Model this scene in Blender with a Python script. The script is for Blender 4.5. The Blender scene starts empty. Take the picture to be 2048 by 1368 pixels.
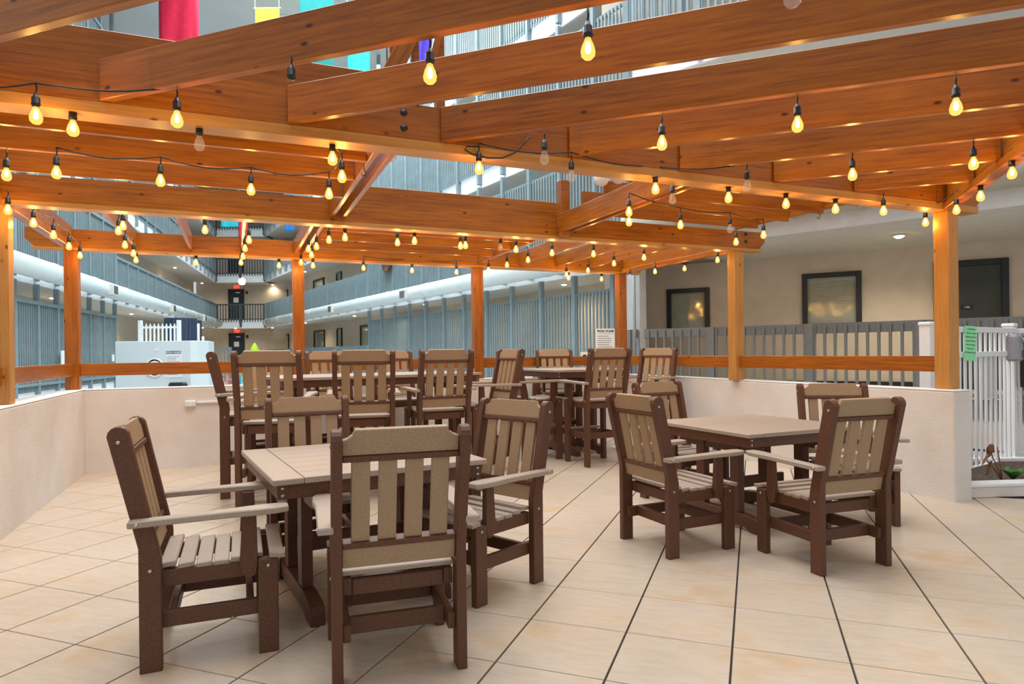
import bpy, bmesh, math, random
from mathutils import Vector, Matrix
random.seed(7)
SC = bpy.context.scene
COL = SC.collection
PI = math.pi

# ------------------------------------------------------------ camera, world, light
FPX, CX, CY, ROLL, EYE = 1303.4, 1024.0, 704.4, 0.011, 1.40
cr, sr = math.cos(ROLL), math.sin(ROLL)
cam_d = bpy.data.cameras.new('camera')
cam = bpy.data.objects.new('camera', cam_d)
COL.objects.link(cam)
cam.matrix_world = Matrix(((cr, sr, 0, 0), (0, 0, -1, 0), (-sr, cr, 0, EYE), (0, 0, 0, 1)))
cam_d.sensor_width = 36.0
cam_d.lens = FPX / 2048 * 36.0
cam_d.shift_y = (CY - 684.0) / 2048.0
cam_d.clip_end = 200
SC.camera = cam
SC.view_settings.view_transform = 'Standard'
SC.view_settings.look = 'None'
SC.view_settings.gamma = 1
SC.view_settings.use_curve_mapping = False
SC.view_settings.exposure = 0.06

world = bpy.data.worlds.new('world')
SC.world = world
world.use_nodes = True
bg = world.node_tree.nodes['Background']
bg.inputs[0].default_value = (0.93, 0.97, 1.0, 1)
bg.inputs[1].default_value = 0.60


def area_light(name, loc, sx, sy, power, color, rot=(0, 0, 0)):
    d = bpy.data.lights.new(name, 'AREA')
    d.shape = 'RECTANGLE'
    d.size, d.size_y = sx, sy
    d.energy = power
    d.color = color
    o = bpy.data.objects.new(name, d)
    COL.objects.link(o)
    o.location = loc
    o.rotation_euler = rot
    return o


# added soft overhead fill: unseen area lights under the closed atrium ceiling
area_light('overhead_fill', (-1.0, 6.0, 12.6), 9, 9, 1700, (0.95, 0.98, 1.0), (0, 0, 0.4))
area_light('overhead_fill', (-5.5, 19.0, 12.6), 7, 12, 2500, (0.80, 0.94, 1.0), (0, 0, 0.45))
area_light('overhead_fill', (-12.0, 31.0, 12.6), 4, 8, 900, (0.9, 0.97, 1.0), (0, 0, 0.45))

# ------------------------------------------------------------ geometry of the photograph


def ray(x, y):
    a, b = x - CX, y - CY
    return ((cr * a - sr * b) / FPX, 1.0, -(sr * a + cr * b) / FPX)


def at_h(x, y, h):                       # pixel -> point on the level plane z = h
    r = ray(x, y)
    t = (h - EYE) / r[2]
    return Vector((r[0] * t, t, h))


def on_line(px, p, d, py=650):           # pixel column -> parameter on a plan line
    r = ray(px, py)
    det = -d[0] * r[1] + r[0] * d[1]
    return (p[0] * r[1] - r[0] * p[1]) / det


TH = math.radians(67.1)
RU = (math.sin(TH), math.cos(TH))        # along the pergola rows
RV = (-math.cos(TH), math.sin(TH))       # away from the camera, across the rows
AU = math.atan2(RU[1], RU[0])            # rotation of the pergola frame


def W(u, v, z=0.0):
    return Vector((RU[0] * u + RV[0] * v, RU[1] * u + RV[1] * v, z))


def row_u(px, v, py=650):
    p = W(0, v)
    return on_line(px, (p.x, p.y), RU, py)


# ------------------------------------------------------------ materials
MATS = {}


def new_mat(name, rough=0.5, spec=0.5, metal=0.0):
    m = bpy.data.materials.new(name)
    m.use_nodes = True
    nt = m.node_tree
    b = nt.nodes['Principled BSDF']
    b.inputs['Roughness'].default_value = rough
    b.inputs['Metallic'].default_value = metal
    b.inputs['Specular IOR Level'].default_value = spec
    MATS[name] = m
    return m, nt, b


def N(nt, t, **kw):
    n = nt.nodes.new(t)
    for k, v in kw.items():
        setattr(n, k, v)
    return n


def ramp(nt, fac, stops):
    r = N(nt, 'ShaderNodeValToRGB')
    e = r.color_ramp.elements
    while len(e) < len(stops):
        e.new(0.5)
    for el, (p, c) in zip(e, stops):
        el.position = p
        el.color = (*c, 1)
    nt.links.new(fac, r.inputs[0])
    return r.outputs[0]


def mixc(nt, fac, a, b, mode='MIX'):
    n = N(nt, 'ShaderNodeMix', data_type='RGBA', blend_type=mode)
    for sock, val in ((n.inputs[0], fac), (n.inputs[6], a), (n.inputs[7], b)):
        if isinstance(val, (int, float)):
            sock.default_value = val
        elif isinstance(val, tuple):
            sock.default_value = (*val, 1)
        else:
            nt.links.new(val, sock)
    return n.outputs[2]


def noise(nt, vec, scale, detail=3, rough=0.5):
    n = N(nt, 'ShaderNodeTexNoise')
    n.inputs['Scale'].default_value = scale
    n.inputs['Detail'].default_value = detail
    n.inputs['Roughness'].default_value = rough
    if vec is not None:
        nt.links.new(vec, n.inputs['Vector'])
    return n.outputs['Fac']


def mapping(nt, scale, coord='Object', rnd=True):
    tc = N(nt, 'ShaderNodeTexCoord')
    mp = N(nt, 'ShaderNodeMapping')
    mp.inputs['Scale'].default_value = scale
    nt.links.new(tc.outputs[coord], mp.inputs['Vector'])
    if rnd:
        oi = N(nt, 'ShaderNodeObjectInfo')
        mu = N(nt, 'ShaderNodeMath', operation='MULTIPLY')
        mu.inputs[1].default_value = 40
        nt.links.new(oi.outputs['Random'], mu.inputs[0])
        cx = N(nt, 'ShaderNodeCombineXYZ')
        for i in range(3):
            nt.links.new(mu.outputs[0], cx.inputs[i])
        nt.links.new(cx.outputs[0], mp.inputs['Location'])
    return mp.outputs[0]


def bump(nt, b, h, strength, dist=0.01):
    n = N(nt, 'ShaderNodeBump')
    n.inputs['Strength'].default_value = strength
    n.inputs['Distance'].default_value = dist
    nt.links.new(h, n.inputs['Height'])
    nt.links.new(n.outputs[0], b.inputs['Normal'])


def plain(name, col, rough=0.5, var=0.06, scale=6, spec=0.4, metal=0.0, bmp=0.0):
    m, nt, b = new_mat(name, rough, spec, metal)
    v = mapping(nt, (1, 1, 1), rnd=False)
    f = noise(nt, v, scale, 4)
    lo = tuple(max(0, c * (1 - var)) for c in col)
    hi = tuple(min(1, c * (1 + var)) for c in col)
    nt.links.new(ramp(nt, f, [(0.3, lo), (0.7, hi)]), b.inputs['Base Color'])
    if bmp:
        bump(nt, b, noise(nt, v, scale * 12, 4), bmp)
    return m


def wood(name, dark, mid, light, rough=0.38):
    m, nt, b = new_mat(name, rough, 0.38)
    v = mapping(nt, (1.0, 22, 22))
    g = noise(nt, v, 2.4, 7, 0.7)
    base = ramp(nt, g, [(0.3, dark), (0.5, mid), (0.72, light)])
    v2 = mapping(nt, (0.7, 1.6, 1.6))
    big = noise(nt, v2, 1.5, 2)
    base = mixc(nt, 0.30, base, ramp(nt, big, [(0.3, dark), (0.7, light)]))
    vk = mapping(nt, (4.2, 8.5, 8.5))                       # knots
    vo = N(nt, 'ShaderNodeTexVoronoi')
    vo.inputs['Scale'].default_value = 1.0
    nt.links.new(vk, vo.inputs['Vector'])
    kf = ramp(nt, vo.outputs['Distance'], [(0.045, (1, 1, 1)), (0.12, (0, 0, 0))])
    base = mixc(nt, kf, base, tuple(c * 0.4 for c in dark))
    nt.links.new(base, b.inputs['Base Color'])
    bump(nt, b, g, 0.12, 0.004)
    return m


wood('stained_wood', (0.16, 0.038, 0.004), (0.36, 0.102, 0.007), (0.52, 0.172, 0.013), 0.30)
wood('light_wood', (0.34, 0.135, 0.024), (0.52, 0.235, 0.050), (0.62, 0.310, 0.080), 0.40)


def lumber(name, col, amp, rough=0.5):
    m, nt, b = new_mat(name, rough, 0.4)
    v = mapping(nt, (1, 1, 1), rnd=False)
    f = noise(nt, v, 190, 2)
    lo = tuple(c * (1 - amp) for c in col)
    hi = tuple(min(1, c * (1 + amp)) for c in col)
    nt.links.new(ramp(nt, f, [(0.35, lo), (0.65, hi)]), b.inputs['Base Color'])
    bump(nt, b, f, 0.15, 0.002)
    return m


lumber('brown_lumber', (0.118, 0.049, 0.026), 0.3, 0.48)
lumber('tan_lumber', (0.37, 0.255, 0.155), 0.2, 0.55)
lumber('weathered_lumber', (0.40, 0.325, 0.265), 0.12, 0.45)

# floor tile
m, nt, b = new_mat('tile', 0.36, 0.45)
v = mapping(nt, (1, 1, 1))
f1 = noise(nt, v, 2.6, 5, 0.6)
f2 = noise(nt, mapping(nt, (2.2, 9, 9)), 3.0, 6, 0.7)
c1 = ramp(nt, f1, [(0.32, (0.53, 0.455, 0.385)), (0.55, (0.56, 0.465, 0.365)), (0.74, (0.54, 0.375, 0.225))])
c2 = mixc(nt, ramp(nt, f2, [(0.42, (0, 0, 0)), (0.75, (0.55, 0.55, 0.55))]), c1, (0.42, 0.32, 0.21))
nt.links.new(c2, b.inputs['Base Color'])
bump(nt, b, f2, 0.12, 0.003)
plain('grout', (0.05, 0.045, 0.04), 0.9)

# stucco wall
m, nt, b = new_mat('stucco', 0.8, 0.2)
v = mapping(nt, (1, 1, 1), rnd=False)
f1 = noise(nt, v, 1.6, 5, 0.6)
nt.links.new(ramp(nt, f1, [(0.3, (0.70, 0.645, 0.60)), (0.7, (0.79, 0.77, 0.75))]), b.inputs['Base Color'])
bump(nt, b, noise(nt, v, 45, 5, 0.7), 0.35, 0.012)

plain('white_paint', (0.82, 0.83, 0.84), 0.45, 0.03)
plain('white_vinyl', (0.84, 0.85, 0.87), 0.3, 0.02)
plain('duct_white', (0.70, 0.78, 0.80), 0.45, 0.03)
plain('duct_beige', (0.52, 0.48, 0.40), 0.5, 0.03)
plain('fascia_white', (0.86, 0.90, 0.94), 0.6, 0.04)
plain('slat_blue', (0.21, 0.275, 0.30), 0.55, 0.10, 3)
plain('slat_grey', (0.19, 0.20, 0.198), 0.6, 0.08, 3)
plain('slat_dark', (0.085, 0.095, 0.105), 0.6, 0.08, 3)
plain('beige_wall', (0.56, 0.485, 0.39), 0.8, 0.05, 4, bmp=0.15)
plain('cream_wall', (0.62, 0.56, 0.47), 0.8, 0.05, 4, bmp=0.15)
plain('grey_stucco', (0.40, 0.40, 0.385), 0.85, 0.06, 4, bmp=0.2)
plain('soffit', (0.68, 0.67, 0.64), 0.85, 0.04)
plain('ceiling_grey', (0.56, 0.62, 0.66), 0.85, 0.04, 0.6)
plain('deck', (0.50, 0.50, 0.48), 0.8, 0.08, 2)
plain('dark_frame', (0.018, 0.024, 0.028), 0.4)
plain('door_dark', (0.045, 0.055, 0.05), 0.45, 0.25, 2)
plain('door_blue', (0.02, 0.035, 0.05), 0.45)
plain('blind', (0.42, 0.45, 0.38), 0.6, 0.1)
plain('black_plastic', (0.018, 0.016, 0.015), 0.4)
plain('grey_plastic', (0.30, 0.30, 0.32), 0.4)
plain('steel', (0.6, 0.58, 0.55), 0.3, metal=1.0)
plain('sign_white', (0.82, 0.86, 0.86), 0.5, 0.02)
plain('sign_navy', (0.03, 0.07, 0.18), 0.5)
plain('ink', (0.05, 0.07, 0.09), 0.6)
plain('paper_green', (0.28, 0.80, 0.42), 0.6, 0.03)
plain('lime_cloth', (0.52, 0.80, 0.03), 0.7)
plain('banner_red', (0.62, 0.012, 0.05), 0.7, 0.12)
plain('banner_yellow', (0.95, 0.68, 0.01), 0.7, 0.05)
plain('banner_teal', (0.0, 0.20, 0.19), 0.7, 0.06)
plain('banner_cyan', (0.02, 0.48, 0.54), 0.7, 0.10)
plain('banner_purple', (0.07, 0.03, 0.48), 0.7, 0.10)
plain('banner_blue', (0.02, 0.20, 0.66), 0.7, 0.10)
plain('navy_mesh', (0.022, 0.035, 0.075), 0.6, 0.5, 30)
plain('leaf_green', (0.05, 0.15, 0.025), 0.5, 0.3, 20)
plain('leaf_dead', (0.22, 0.085, 0.03), 0.7, 0.35, 20)
plain('tub_white', (0.66, 0.76, 0.80), 0.45, 0.04, 1.2)
plain('clock_brown', (0.10, 0.035, 0.015), 0.4, 0.2)
plain('rose_plastic', (0.85, 0.30, 0.22), 0.5)
m, nt, b = new_mat('mulch', 0.95, 0.1)
v = mapping(nt, (1, 1, 1), rnd=False)
f1 = noise(nt, v, 60, 4, 0.7)
nt.links.new(ramp(nt, f1, [(0.35, (0.04, 0.03, 0.024)), (0.6, (0.20, 0.15, 0.12)), (0.75, (0.42, 0.37, 0.33))]), b.inputs['Base Color'])
bump(nt, b, f1, 0.8, 0.03)
plain('blind_glossy', (0.36, 0.39, 0.32), 0.07, 0.1, 6, 0.7)
m, nt, b = new_mat('window_glass', 0.05, 0.6)
b.inputs['Base Color'].default_value = (0.30, 0.34, 0.28, 1)
b.inputs['Roughness'].default_value = 0.06


def emit(name, col, strength):
    m = bpy.data.materials.new(name)
    m.use_nodes = True
    nt = m.node_tree
    nt.nodes.remove(nt.nodes['Principled BSDF'])
    e = N(nt, 'ShaderNodeEmission')
    e.inputs[0].default_value = (*col, 1)
    e.inputs[1].default_value = strength
    nt.links.new(e.outputs[0], nt.nodes['Material Output'].inputs[0])
    MATS[name] = m
    return m


emit('downlight', (1.0, 0.82, 0.5), 30)
emit('flood', (1.0, 1.0, 1.0), 60)
emit('exit_red', (1.0, 0.07, 0.03), 1.4)
# lit bulb: amber glass that glows and lets the filament's light through
m = emit('bulb_lit', (1.0, 0.56, 0.13), 1.9)
nt = m.node_tree
tr = N(nt, 'ShaderNodeBsdfTransparent')
tr.inputs[0].default_value = (1.0, 0.86, 0.55, 1)
mx = N(nt, 'ShaderNodeMixShader')
mx.inputs[0].default_value = 0.55
em = [n for n in nt.nodes if n.type == 'EMISSION'][0]
nt.links.new(tr.outputs[0], mx.inputs[1])
nt.links.new(em.outputs[0], mx.inputs[2])
nt.links.new(mx.outputs[0], nt.nodes['Material Output'].inputs[0])
# unlit bulb: clear glass
m = bpy.data.materials.new('bulb_clear')
m.use_nodes = True
nt = m.node_tree
p = nt.nodes['Principled BSDF']
p.inputs['Roughness'].default_value = 0.05
p.inputs['Base Color'].default_value = (0.9, 0.86, 0.8, 1)
tr = N(nt, 'ShaderNodeBsdfTransparent')
mx = N(nt, 'ShaderNodeMixShader')
mx.inputs[0].default_value = 0.18
nt.links.new(tr.outputs[0], mx.inputs[1])
nt.links.new(p.outputs[0], mx.inputs[2])
nt.links.new(mx.outputs[0], nt.nodes['Material Output'].inputs[0])
MATS['bulb_clear'] = m

# ------------------------------------------------------------ mesh helpers
MESH = {}


def link(name, me, parent=None, loc=(0, 0, 0), rot=(0, 0, 0)):
    o = bpy.data.objects.new(name, me)
    COL.objects.link(o)
    if parent is not None:
        o.parent = parent
    o.location = loc
    o.rotation_euler = rot
    return o


def tag(o, label=None, cat=None, group=None, kind=None):
    if label:
        o['label'] = label
    if cat:
        o['category'] = cat
    if group:
        o['group'] = group
    if kind:
        o['kind'] = kind
    return o


def empty(name, loc=(0, 0, 0), rz=0.0, label=None, cat=None, group=None, kind=None):
    o = bpy.data.objects.new(name, None)
    COL.objects.link(o)
    o.empty_display_size = 0.1
    o.location = loc
    o.rotation_euler = (0, 0, rz)
    return tag(o, label, cat, group, kind)


def finish(bm, name, mat, smooth=False):
    me = bpy.data.meshes.new(name)
    bmesh.ops.recalc_face_normals(bm, faces=bm.faces)
    bm.to_mesh(me)
    bm.free()
    if mat:
        me.materials.append(MATS[mat])
    if smooth:
        me.polygons.foreach_set('use_smooth', [True] * len(me.polygons))
    return me


def add_box(bm, c, s, rz=0.0):
    mtx = Matrix.Translation(c) @ Matrix.Rotation(rz, 4, 'Z') @ Matrix.Diagonal((s[0], s[1], s[2], 1))
    bmesh.ops.create_cube(bm, size=1, matrix=mtx)


def box_me(s, mat, bevel=0.0):
    key = ('box', tuple(round(x, 4) for x in s), mat, bevel)
    if key not in MESH:
        bm = bmesh.new()
        add_box(bm, (0, 0, 0), s)
        if bevel:
            bmesh.ops.bevel(bm, geom=bm.edges[:], offset=bevel, segments=1, affect='EDGES')
        MESH[key] = finish(bm, 'box', mat)
    return MESH[key]


def box(name, c, s, mat, parent=None, rot=(0, 0, 0), bevel=0.0):
    if isinstance(rot, (int, float)):
        rot = (0, 0, rot)
    return link(name, box_me(s, mat, bevel), parent, c, rot)


def prism_me(pts, depth, mat, axis='Y', bevel=0.0, key=None):
    """outline pts (a, b) extruded along axis, centred. X: pts=(y,z); Y: pts=(x,z); Z: pts=(x,y)"""
    k = ('prism', key or tuple(pts), round(depth, 4), mat, axis, bevel)
    if k in MESH:
        return MESH[k]
    bm = bmesh.new()

    def P(a, b, t):
        return {'X': (t, a, b), 'Y': (a, t, b), 'Z': (a, b, t)}[axis]
    lo = [bm.verts.new(P(a, b, -depth / 2)) for a, b in pts]
    hi = [bm.verts.new(P(a, b, depth / 2)) for a, b in pts]
    bm.faces.new(lo)
    bm.faces.new(hi)
    n = len(pts)
    for i in range(n):
        bm.faces.new((lo[i], lo[(i + 1) % n], hi[(i + 1) % n], hi[i]))
    bmesh.ops.recalc_face_normals(bm, faces=bm.faces)
    if bevel:
        ed = [e for e in bm.edges if len(e.link_faces) == 2 and any(len(f.verts) == n for f in e.link_faces)]
        bmesh.ops.bevel(bm, geom=ed, offset=bevel, segments=1, affect='EDGES')
    MESH[k] = finish(bm, 'prism', mat)
    return MESH[k]


def tube_me(pts, r, mat, seg=6):
    bm = bmesh.new()
    rings = []
    P = [Vector(p) for p in pts]
    for i, p in enumerate(P):
        d = (P[min(i + 1, len(P) - 1)] - P[max(i - 1, 0)]).normalized()
        a = d.orthogonal().normalized() if abs(d.z) > 0.99 else d.cross(Vector((0, 0, 1))).normalized()
        b2 = d.cross(a)
        rings.append([bm.verts.new(p + a * (r * math.cos(2 * PI * k / seg)) + b2 * (r * math.sin(2 * PI * k / seg))) for k in range(seg)])
    for i in range(len(rings) - 1):
        for k in range(seg):
            bm.faces.new((rings[i][k], rings[i][(k + 1) % seg], rings[i + 1][(k + 1) % seg], rings[i + 1][k]))
    bm.faces.new(rings[0])
    bm.faces.new(rings[-1])
    return finish(bm, 'tube', mat, True)


def lathe_me(prof, mat, seg=12, key=None, smooth=True):
    k = ('lathe', tuple(prof), mat, seg)
    if k in MESH:
        return MESH[k]
    bm = bmesh.new()
    rings = []
    for r, z in prof:
        rings.append([bm.verts.new((max(r, 1e-4) * math.cos(2 * PI * i / seg), max(r, 1e-4) * math.sin(2 * PI * i / seg), z)) for i in range(seg)])
    for i in range(len(rings) - 1):
        for j in range(seg):
            bm.faces.new((rings[i][j], rings[i][(j + 1) % seg], rings[i + 1][(j + 1) % seg], rings[i + 1][j]))
    bm.faces.new(rings[0])
    bm.faces.new(rings[-1])
    MESH[k] = finish(bm, 'lathe', mat, smooth)
    return MESH[k]


def text_me(body, size, mat, align='CENTER', bold=0.0):
    cu = bpy.data.curves.new('text', 'FONT')
    cu.body = body
    cu.size = size
    cu.align_x = align
    cu.align_y = 'CENTER'
    cu.extrude = 0.0006
    cu.offset = bold
    o = bpy.data.objects.new('text', cu)
    COL.objects.link(o)
    dg = bpy.context.evaluated_depsgraph_get()
    me = bpy.data.meshes.new_from_object(o.evaluated_get(dg))
    bpy.data.objects.remove(o)
    bpy.data.curves.remove(cu)
    me.materials.clear()
    me.materials.append(MATS[mat])
    return me


def struct(o):
    return tag(o, kind='structure')


# ------------------------------------------------------------ floor
UL, UR, VB, VE = -1.68, 5.95, 9.12, 3.86          # inner faces of the low walls, wall end
YAW, TS, OX, OY = 0.35475, 0.501, 0.39395, -0.2723
cyw, syw = math.cos(YAW), math.sin(YAW)


def tile_xy(i, j):                                 # tile lattice -> plan
    a, b2 = i * TS + OX, j * TS + OY
    return Vector((a * cyw + b2 * syw, -a * syw + b2 * cyw, 0))


floor = struct(box('floor', W(2.1, 3.6, -0.06), (9.0, 11.6, 0.1), 'grout', rot=AU))
bmx = bmesh.new()
add_box(bmx, (0, 0, 0), (TS - 0.010, TS - 0.0055, 0.012))
bmesh.ops.bevel(bmx, geom=[e for e in bmx.edges if all(v.co.z > 0 for v in e.verts)], offset=0.0015, segments=1, affect='EDGES')
tile_mesh = finish(bmx, 'tile', 'tile')
finv = floor.matrix_world
cells = []
for i in range(-30, 30):
    for j in range(-4, 40):
        c = (tile_xy(i, j) + tile_xy(i + 1, j + 1)) / 2
        u = c.x * RU[0] + c.y * RU[1]
        v = c.x * RV[0] + c.y * RV[1]
        if not (UL - 0.32 < u and v < VB + 0.32 and u < 6.45 and v > -2.0):
            continue
        if u > UR + 0.3 and v > VE - 0.1:
            continue
        if c.y < 0.2 or abs(c.x) > c.y * 1.1 + 2.2:
            continue
        out = c.y < 1.7 or abs(c.x) > c.y * 0.82 + 0.75      # beyond the picture
        cells.append(((100 if out else 0) + c.y, c))
cells.sort(key=lambda t: t[0])

Rfl = Matrix.Rotation(-AU, 3, 'Z')
rest = bmesh.new()
for k, (_, c) in enumerate(cells):
    loc = Rfl @ (c - W(2.1, 3.6, -0.06))
    if k < 300:
        link('tile', tile_mesh, floor, (loc.x, loc.y, 0.054), (0, 0, -YAW - AU))
    else:
        add_box(rest, (loc.x, loc.y, 0.054), (TS - 0.010, TS - 0.0055, 0.012), -YAW - AU)
tag(link('tiles', finish(rest, 'tiles', 'tile'), floor), kind='stuff')
deck = struct(box('floor_pool_deck', (-6, 22, -0.082), (70, 60, 0.1), 'deck'))

# ------------------------------------------------------------ low stucco walls
WH, WT = 1.0, 0.24


def wall_box(name, u0, u1, v0, v1):
    c = W((u0 + u1) / 2, (v0 + v1) / 2, WH / 2 - 0.05)
    o = struct(box(name, c, (u1 - u0, v1 - v0, WH + 0.1), 'stucco', rot=AU, bevel=0.012))
    cap = link('cap', box_me((u1 - u0, v1 - v0, 0.012), 'white_paint', 0.004), o, (0, 0, (WH + 0.1) / 2 + 0.006))
    return o


wall_box('wall_back', UL - WT, UR + WT, VB, VB + WT)
wall_box('wall_left', UL - WT, UL, -3.0, VB)
wall_box('wall_right', UR, UR + WT, VE, VB)

# ------------------------------------------------------------ pergola
PG = empty('pergola', W(2.1, 6.6, 1.0), 0, 'orange stained timber pergola with open rafters standing on the low stucco wall', 'pergola')
PGL = Vector(PG.location)
HB = 2.67                                # underside of the bottom plates
PLH, TBH = 0.065, 0.215                  # plate height, tall board height
V1, V2, V3 = 4.05, 6.64, 9.21


def pbeam(name, a, b, z0, h, t, mat='stained_wood', bev=0.004, chamfer=(False, False)):
    """a board from plan point a to b, bottom z0, height h, thickness t"""
    d = Vector((b[0] - a[0], b[1] - a[1], 0))
    L = d.length
    c = Vector(((a[0] + b[0]) / 2, (a[1] + b[1]) / 2, z0 + h / 2)) - PGL
    rz = math.atan2(d.y, d.x)
    if any(chamfer):
        x0, x1, y0, y1 = -L / 2, L / 2, -h / 2, h / 2
        q = min(0.09, h * 0.5)
        pts = []
        pts += [(x0 + q, y0), (x0, y0 + q)] if chamfer[0] else [(x0, y0)]
        pts += [(x0, y1), (x1, y1)]
        pts += [(x1, y0 + q), (x1 - q, y0)] if chamfer[1] else [(x1, y0)]
        return link(name, prism_me(pts, t, mat, 'Y', 0.0, key=(round(L, 3), round(h, 3), chamfer)), PG, c, (0, 0, rz))
    return box(name, c, (L, t, h), mat, PG, rz, bev)


def row(v, u0, u1, ch=(True, True), plh=PLH):
    pbeam('bottom_plate', W(u0 + 0.06, v), W(u1 - 0.06, v), HB, plh, 0.16, 'light_wood')
    for s in (-0.06, 0.06):
        pbeam('beam_board', W(u0, v + s), W(u1, v + s), HB + plh, TBH, 0.04, chamfer=ch)


uR = row_u(1893, V1)
uL = UL - WT / 2
uR2, uR3 = row_u(1472, V2), row_u(1242, V3)
UE = (uR + uR2 + uR3) / 3
row(V1, -6.0, uR + 0.42)
row(V2, uL - 0.45, uR2 + 0.42, plh=0.04)
row(V3, uL - 0.45, uR3 + 0.42, plh=0.03)
ZB = HB + PLH
# posts
posts = [(uR, V1), (uL, V2), (uR2, V2), (uR3, V3), (uL, V3), (row_u(597, V3), V3), (row_u(955, V3), V3)]
for u, v in posts:
    box('post', W(u, v, (1.012 + HB) / 2) - PGL, (HB - 1.012, 0.145, 0.145), 'light_wood' if v < V3 else 'stained_wood', PG, (0, PI / 2, AU), 0.006)
# rail boards between the posts
u597, u955 = posts[5][0], posts[6][0]
RZ, RH = 1.17, 0.15


def rail(a, b):
    pbeam('rail', a, b, RZ, RH, 0.04)


for a, b in ((uL + 0.0725, u597 - 0.0725), (u597 + 0.0725, u955 - 0.0725), (u955 + 0.0725, uR3 - 0.0725)):
    rail(W(a, V3), W(b, V3))
rail(W(uL, V2 + 0.0725), W(uL, V3 - 0.0725))
rail(W(uL, V1), W(uL, V2 - 0.0725))
rail(W(uR2, V2 + 0.0725), W(uR3, V3 - 0.0725))
rail(W(uR, V1 + 0.0725), W(uR2, V2 - 0.0725))
# edge beams on both sides
for u_a, va, u_b, vb, ez in ((uR, V1 + 0.0, uR2, V2 - 0.02, 2.952), (uR2, V2 + 0.12, uR3, V3 - 0.12, HB), (uL, V2 + 0.12, uL, V3 - 0.12, HB), (uL, V1 + 0.12, uL, V2 - 0.12, HB)):
    if ez == HB:
        pbeam('edge_plate', W(u_a, va), W(u_b, vb), HB, PLH, 0.1, 'stained_wood')
    pbeam('edge_board', W(u_a, va), W(u_b, vb), ez if ez != HB else ZB, TBH, 0.045)
# cross beams of the open middle bay (double boards)
uc1, uc2 = row_u(672, V2, 400), row_u(1118, V2, 420)
for uc in (uc1, uc2):
    for s in (-0.055, 0.055):
        pbeam('cross_beam', W(uc + s, V1 + 0.08), W(uc + s, V2 - 0.08), ZB, 0.20, 0.04)
pbeam('header', W(uc1 - 0.1, V2 + 0.12), W(uc2 + 0.1, V2 + 0.12), ZB + 0.06, 0.33, 0.04)
pbeam('header', W(-6.0, V1 + 0.13), W(uc1 + 0.06, V1 + 0.13), ZB + 0.16, 0.30, 0.04)
# joists parallel to the rows, left and right bay
for dv in (0.52, 1.03, 1.63):
    pbeam('joist', W(uL + 0.03, V1 + dv), W(uc1 - 0.08, V1 + dv), ZB, TBH, 0.04)
for dv in (0.42, 0.84, 1.28, 1.74, 2.2):
    pbeam('joist', W(uc2 + 0.08, V1 + dv), W(uR + (uR2 - uR) * dv / (V2 - V1) - 0.03, V1 + dv), 2.90, 0.25, 0.04)
# joists across the rows between the two back rows
for px in (273, 382, 485, 590):
    uu = row_u(px, V3, 500)
    pbeam('joist', W(uu, V2 + 0.08), W(uu, V3 - 0.08), ZB, 0.19, 0.04)
    if px == 590:
        pbeam('joist', W(uu + 0.1, V2 + 0.08), W(uu + 0.1, V3 - 0.08), ZB, 0.19, 0.04)
for px in (955, 1035, 1108, 1175):
    uu = row_u(px, V3, 535)
    pbeam('joist', W(uu, V2 + 0.08), W(uu, V3 - 0.08), ZB, 0.19, 0.04)
for dv in (0.6, 1.2, 1.85):
    pbeam('joist', W(u597 + 0.14, V2 + dv), W(u955 - 0.03, V2 + dv), ZB, TBH, 0.04)
# diagonal rafters in the front bay, square to the cut corner edge
DR = (cyw, -syw)
ED = (-syw, -cyw)
pe = W(uR, V1)


def rafter_end(a):
    # intersection of a + t*DR with pe + s*ED
    det = DR[0] * -ED[1] + ED[0] * DR[1]
    dx, dy = pe.x - a.x, pe.y - a.y
    return (dx * -ED[1] + ED[0] * dy) / det


for px, py in ((-260, 90), (207, 160), (580, 215), (885, 255), (1140, 290), (1360, 315), (1547, 345), (1707, 370)):
    uu = row_u(px, V1 - 0.08, py)
    a = W(uu, V1 - 0.08)
    t = rafter_end(a) - 0.03
    pbeam('rafter', a, (a.x + DR[0] * t, a.y + DR[1] * t), ZB, TBH, 0.05)
pbeam('corner_plate', (pe.x + ED[0] * 0.12, pe.y + ED[1] * 0.12), (pe.x + ED[0] * 6.5, pe.y + ED[1] * 6.5), HB, PLH, 0.1)
pbeam('corner_board', (pe.x + ED[0] * 0.12, pe.y + ED[1] * 0.12), (pe.x + ED[0] * 6.5, pe.y + ED[1] * 6.5), ZB, TBH, 0.04)
# little raised frame above the open middle bay
UP = []
for px in (786, 878):
    q = W(row_u(px, V1 + 0.02, 110), V1 + 0.02)
    UP.append(q)
    box('upper_post', Vector((q.x, q.y, 3.42)) - PGL, (0.055, 0.075, 0.98), 'stained_wood', PG, AU, 0.004)
q = W(row_u(829, V1 + 0.02, 110), V1 + 0.02)
box('upper_post', Vector((q.x, q.y, 3.42)) - PGL, (0.05, 0.05, 0.98), 'stained_wood', PG, AU, 0.004)
for q0, q1, hh_ in ((-0.05, 0.42, 0.11), (0.74, 1.0, 0.045)):
    A = UP[0].lerp(UP[1], q0) + Vector((0, -0.05, 3.12))
    B = UP[0].lerp(UP[1], q1) + Vector((0, -0.05, 3.42))
    d = B - A
    box('knee_brace', (A + B) / 2 - PGL, (d.length, 0.035, hh_), 'stained_wood', PG, (0, -math.atan2(d.z, math.hypot(d.x, d.y)), math.atan2(d.y, d.x)), 0.004)
p = Vector((ray(1127, 390)[0] * 7.3, 7.3, 3.0)) - PGL
box('upper_post', p, (0.11, 0.11, 0.62), 'stained_wood', PG, AU, 0.004)
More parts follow.
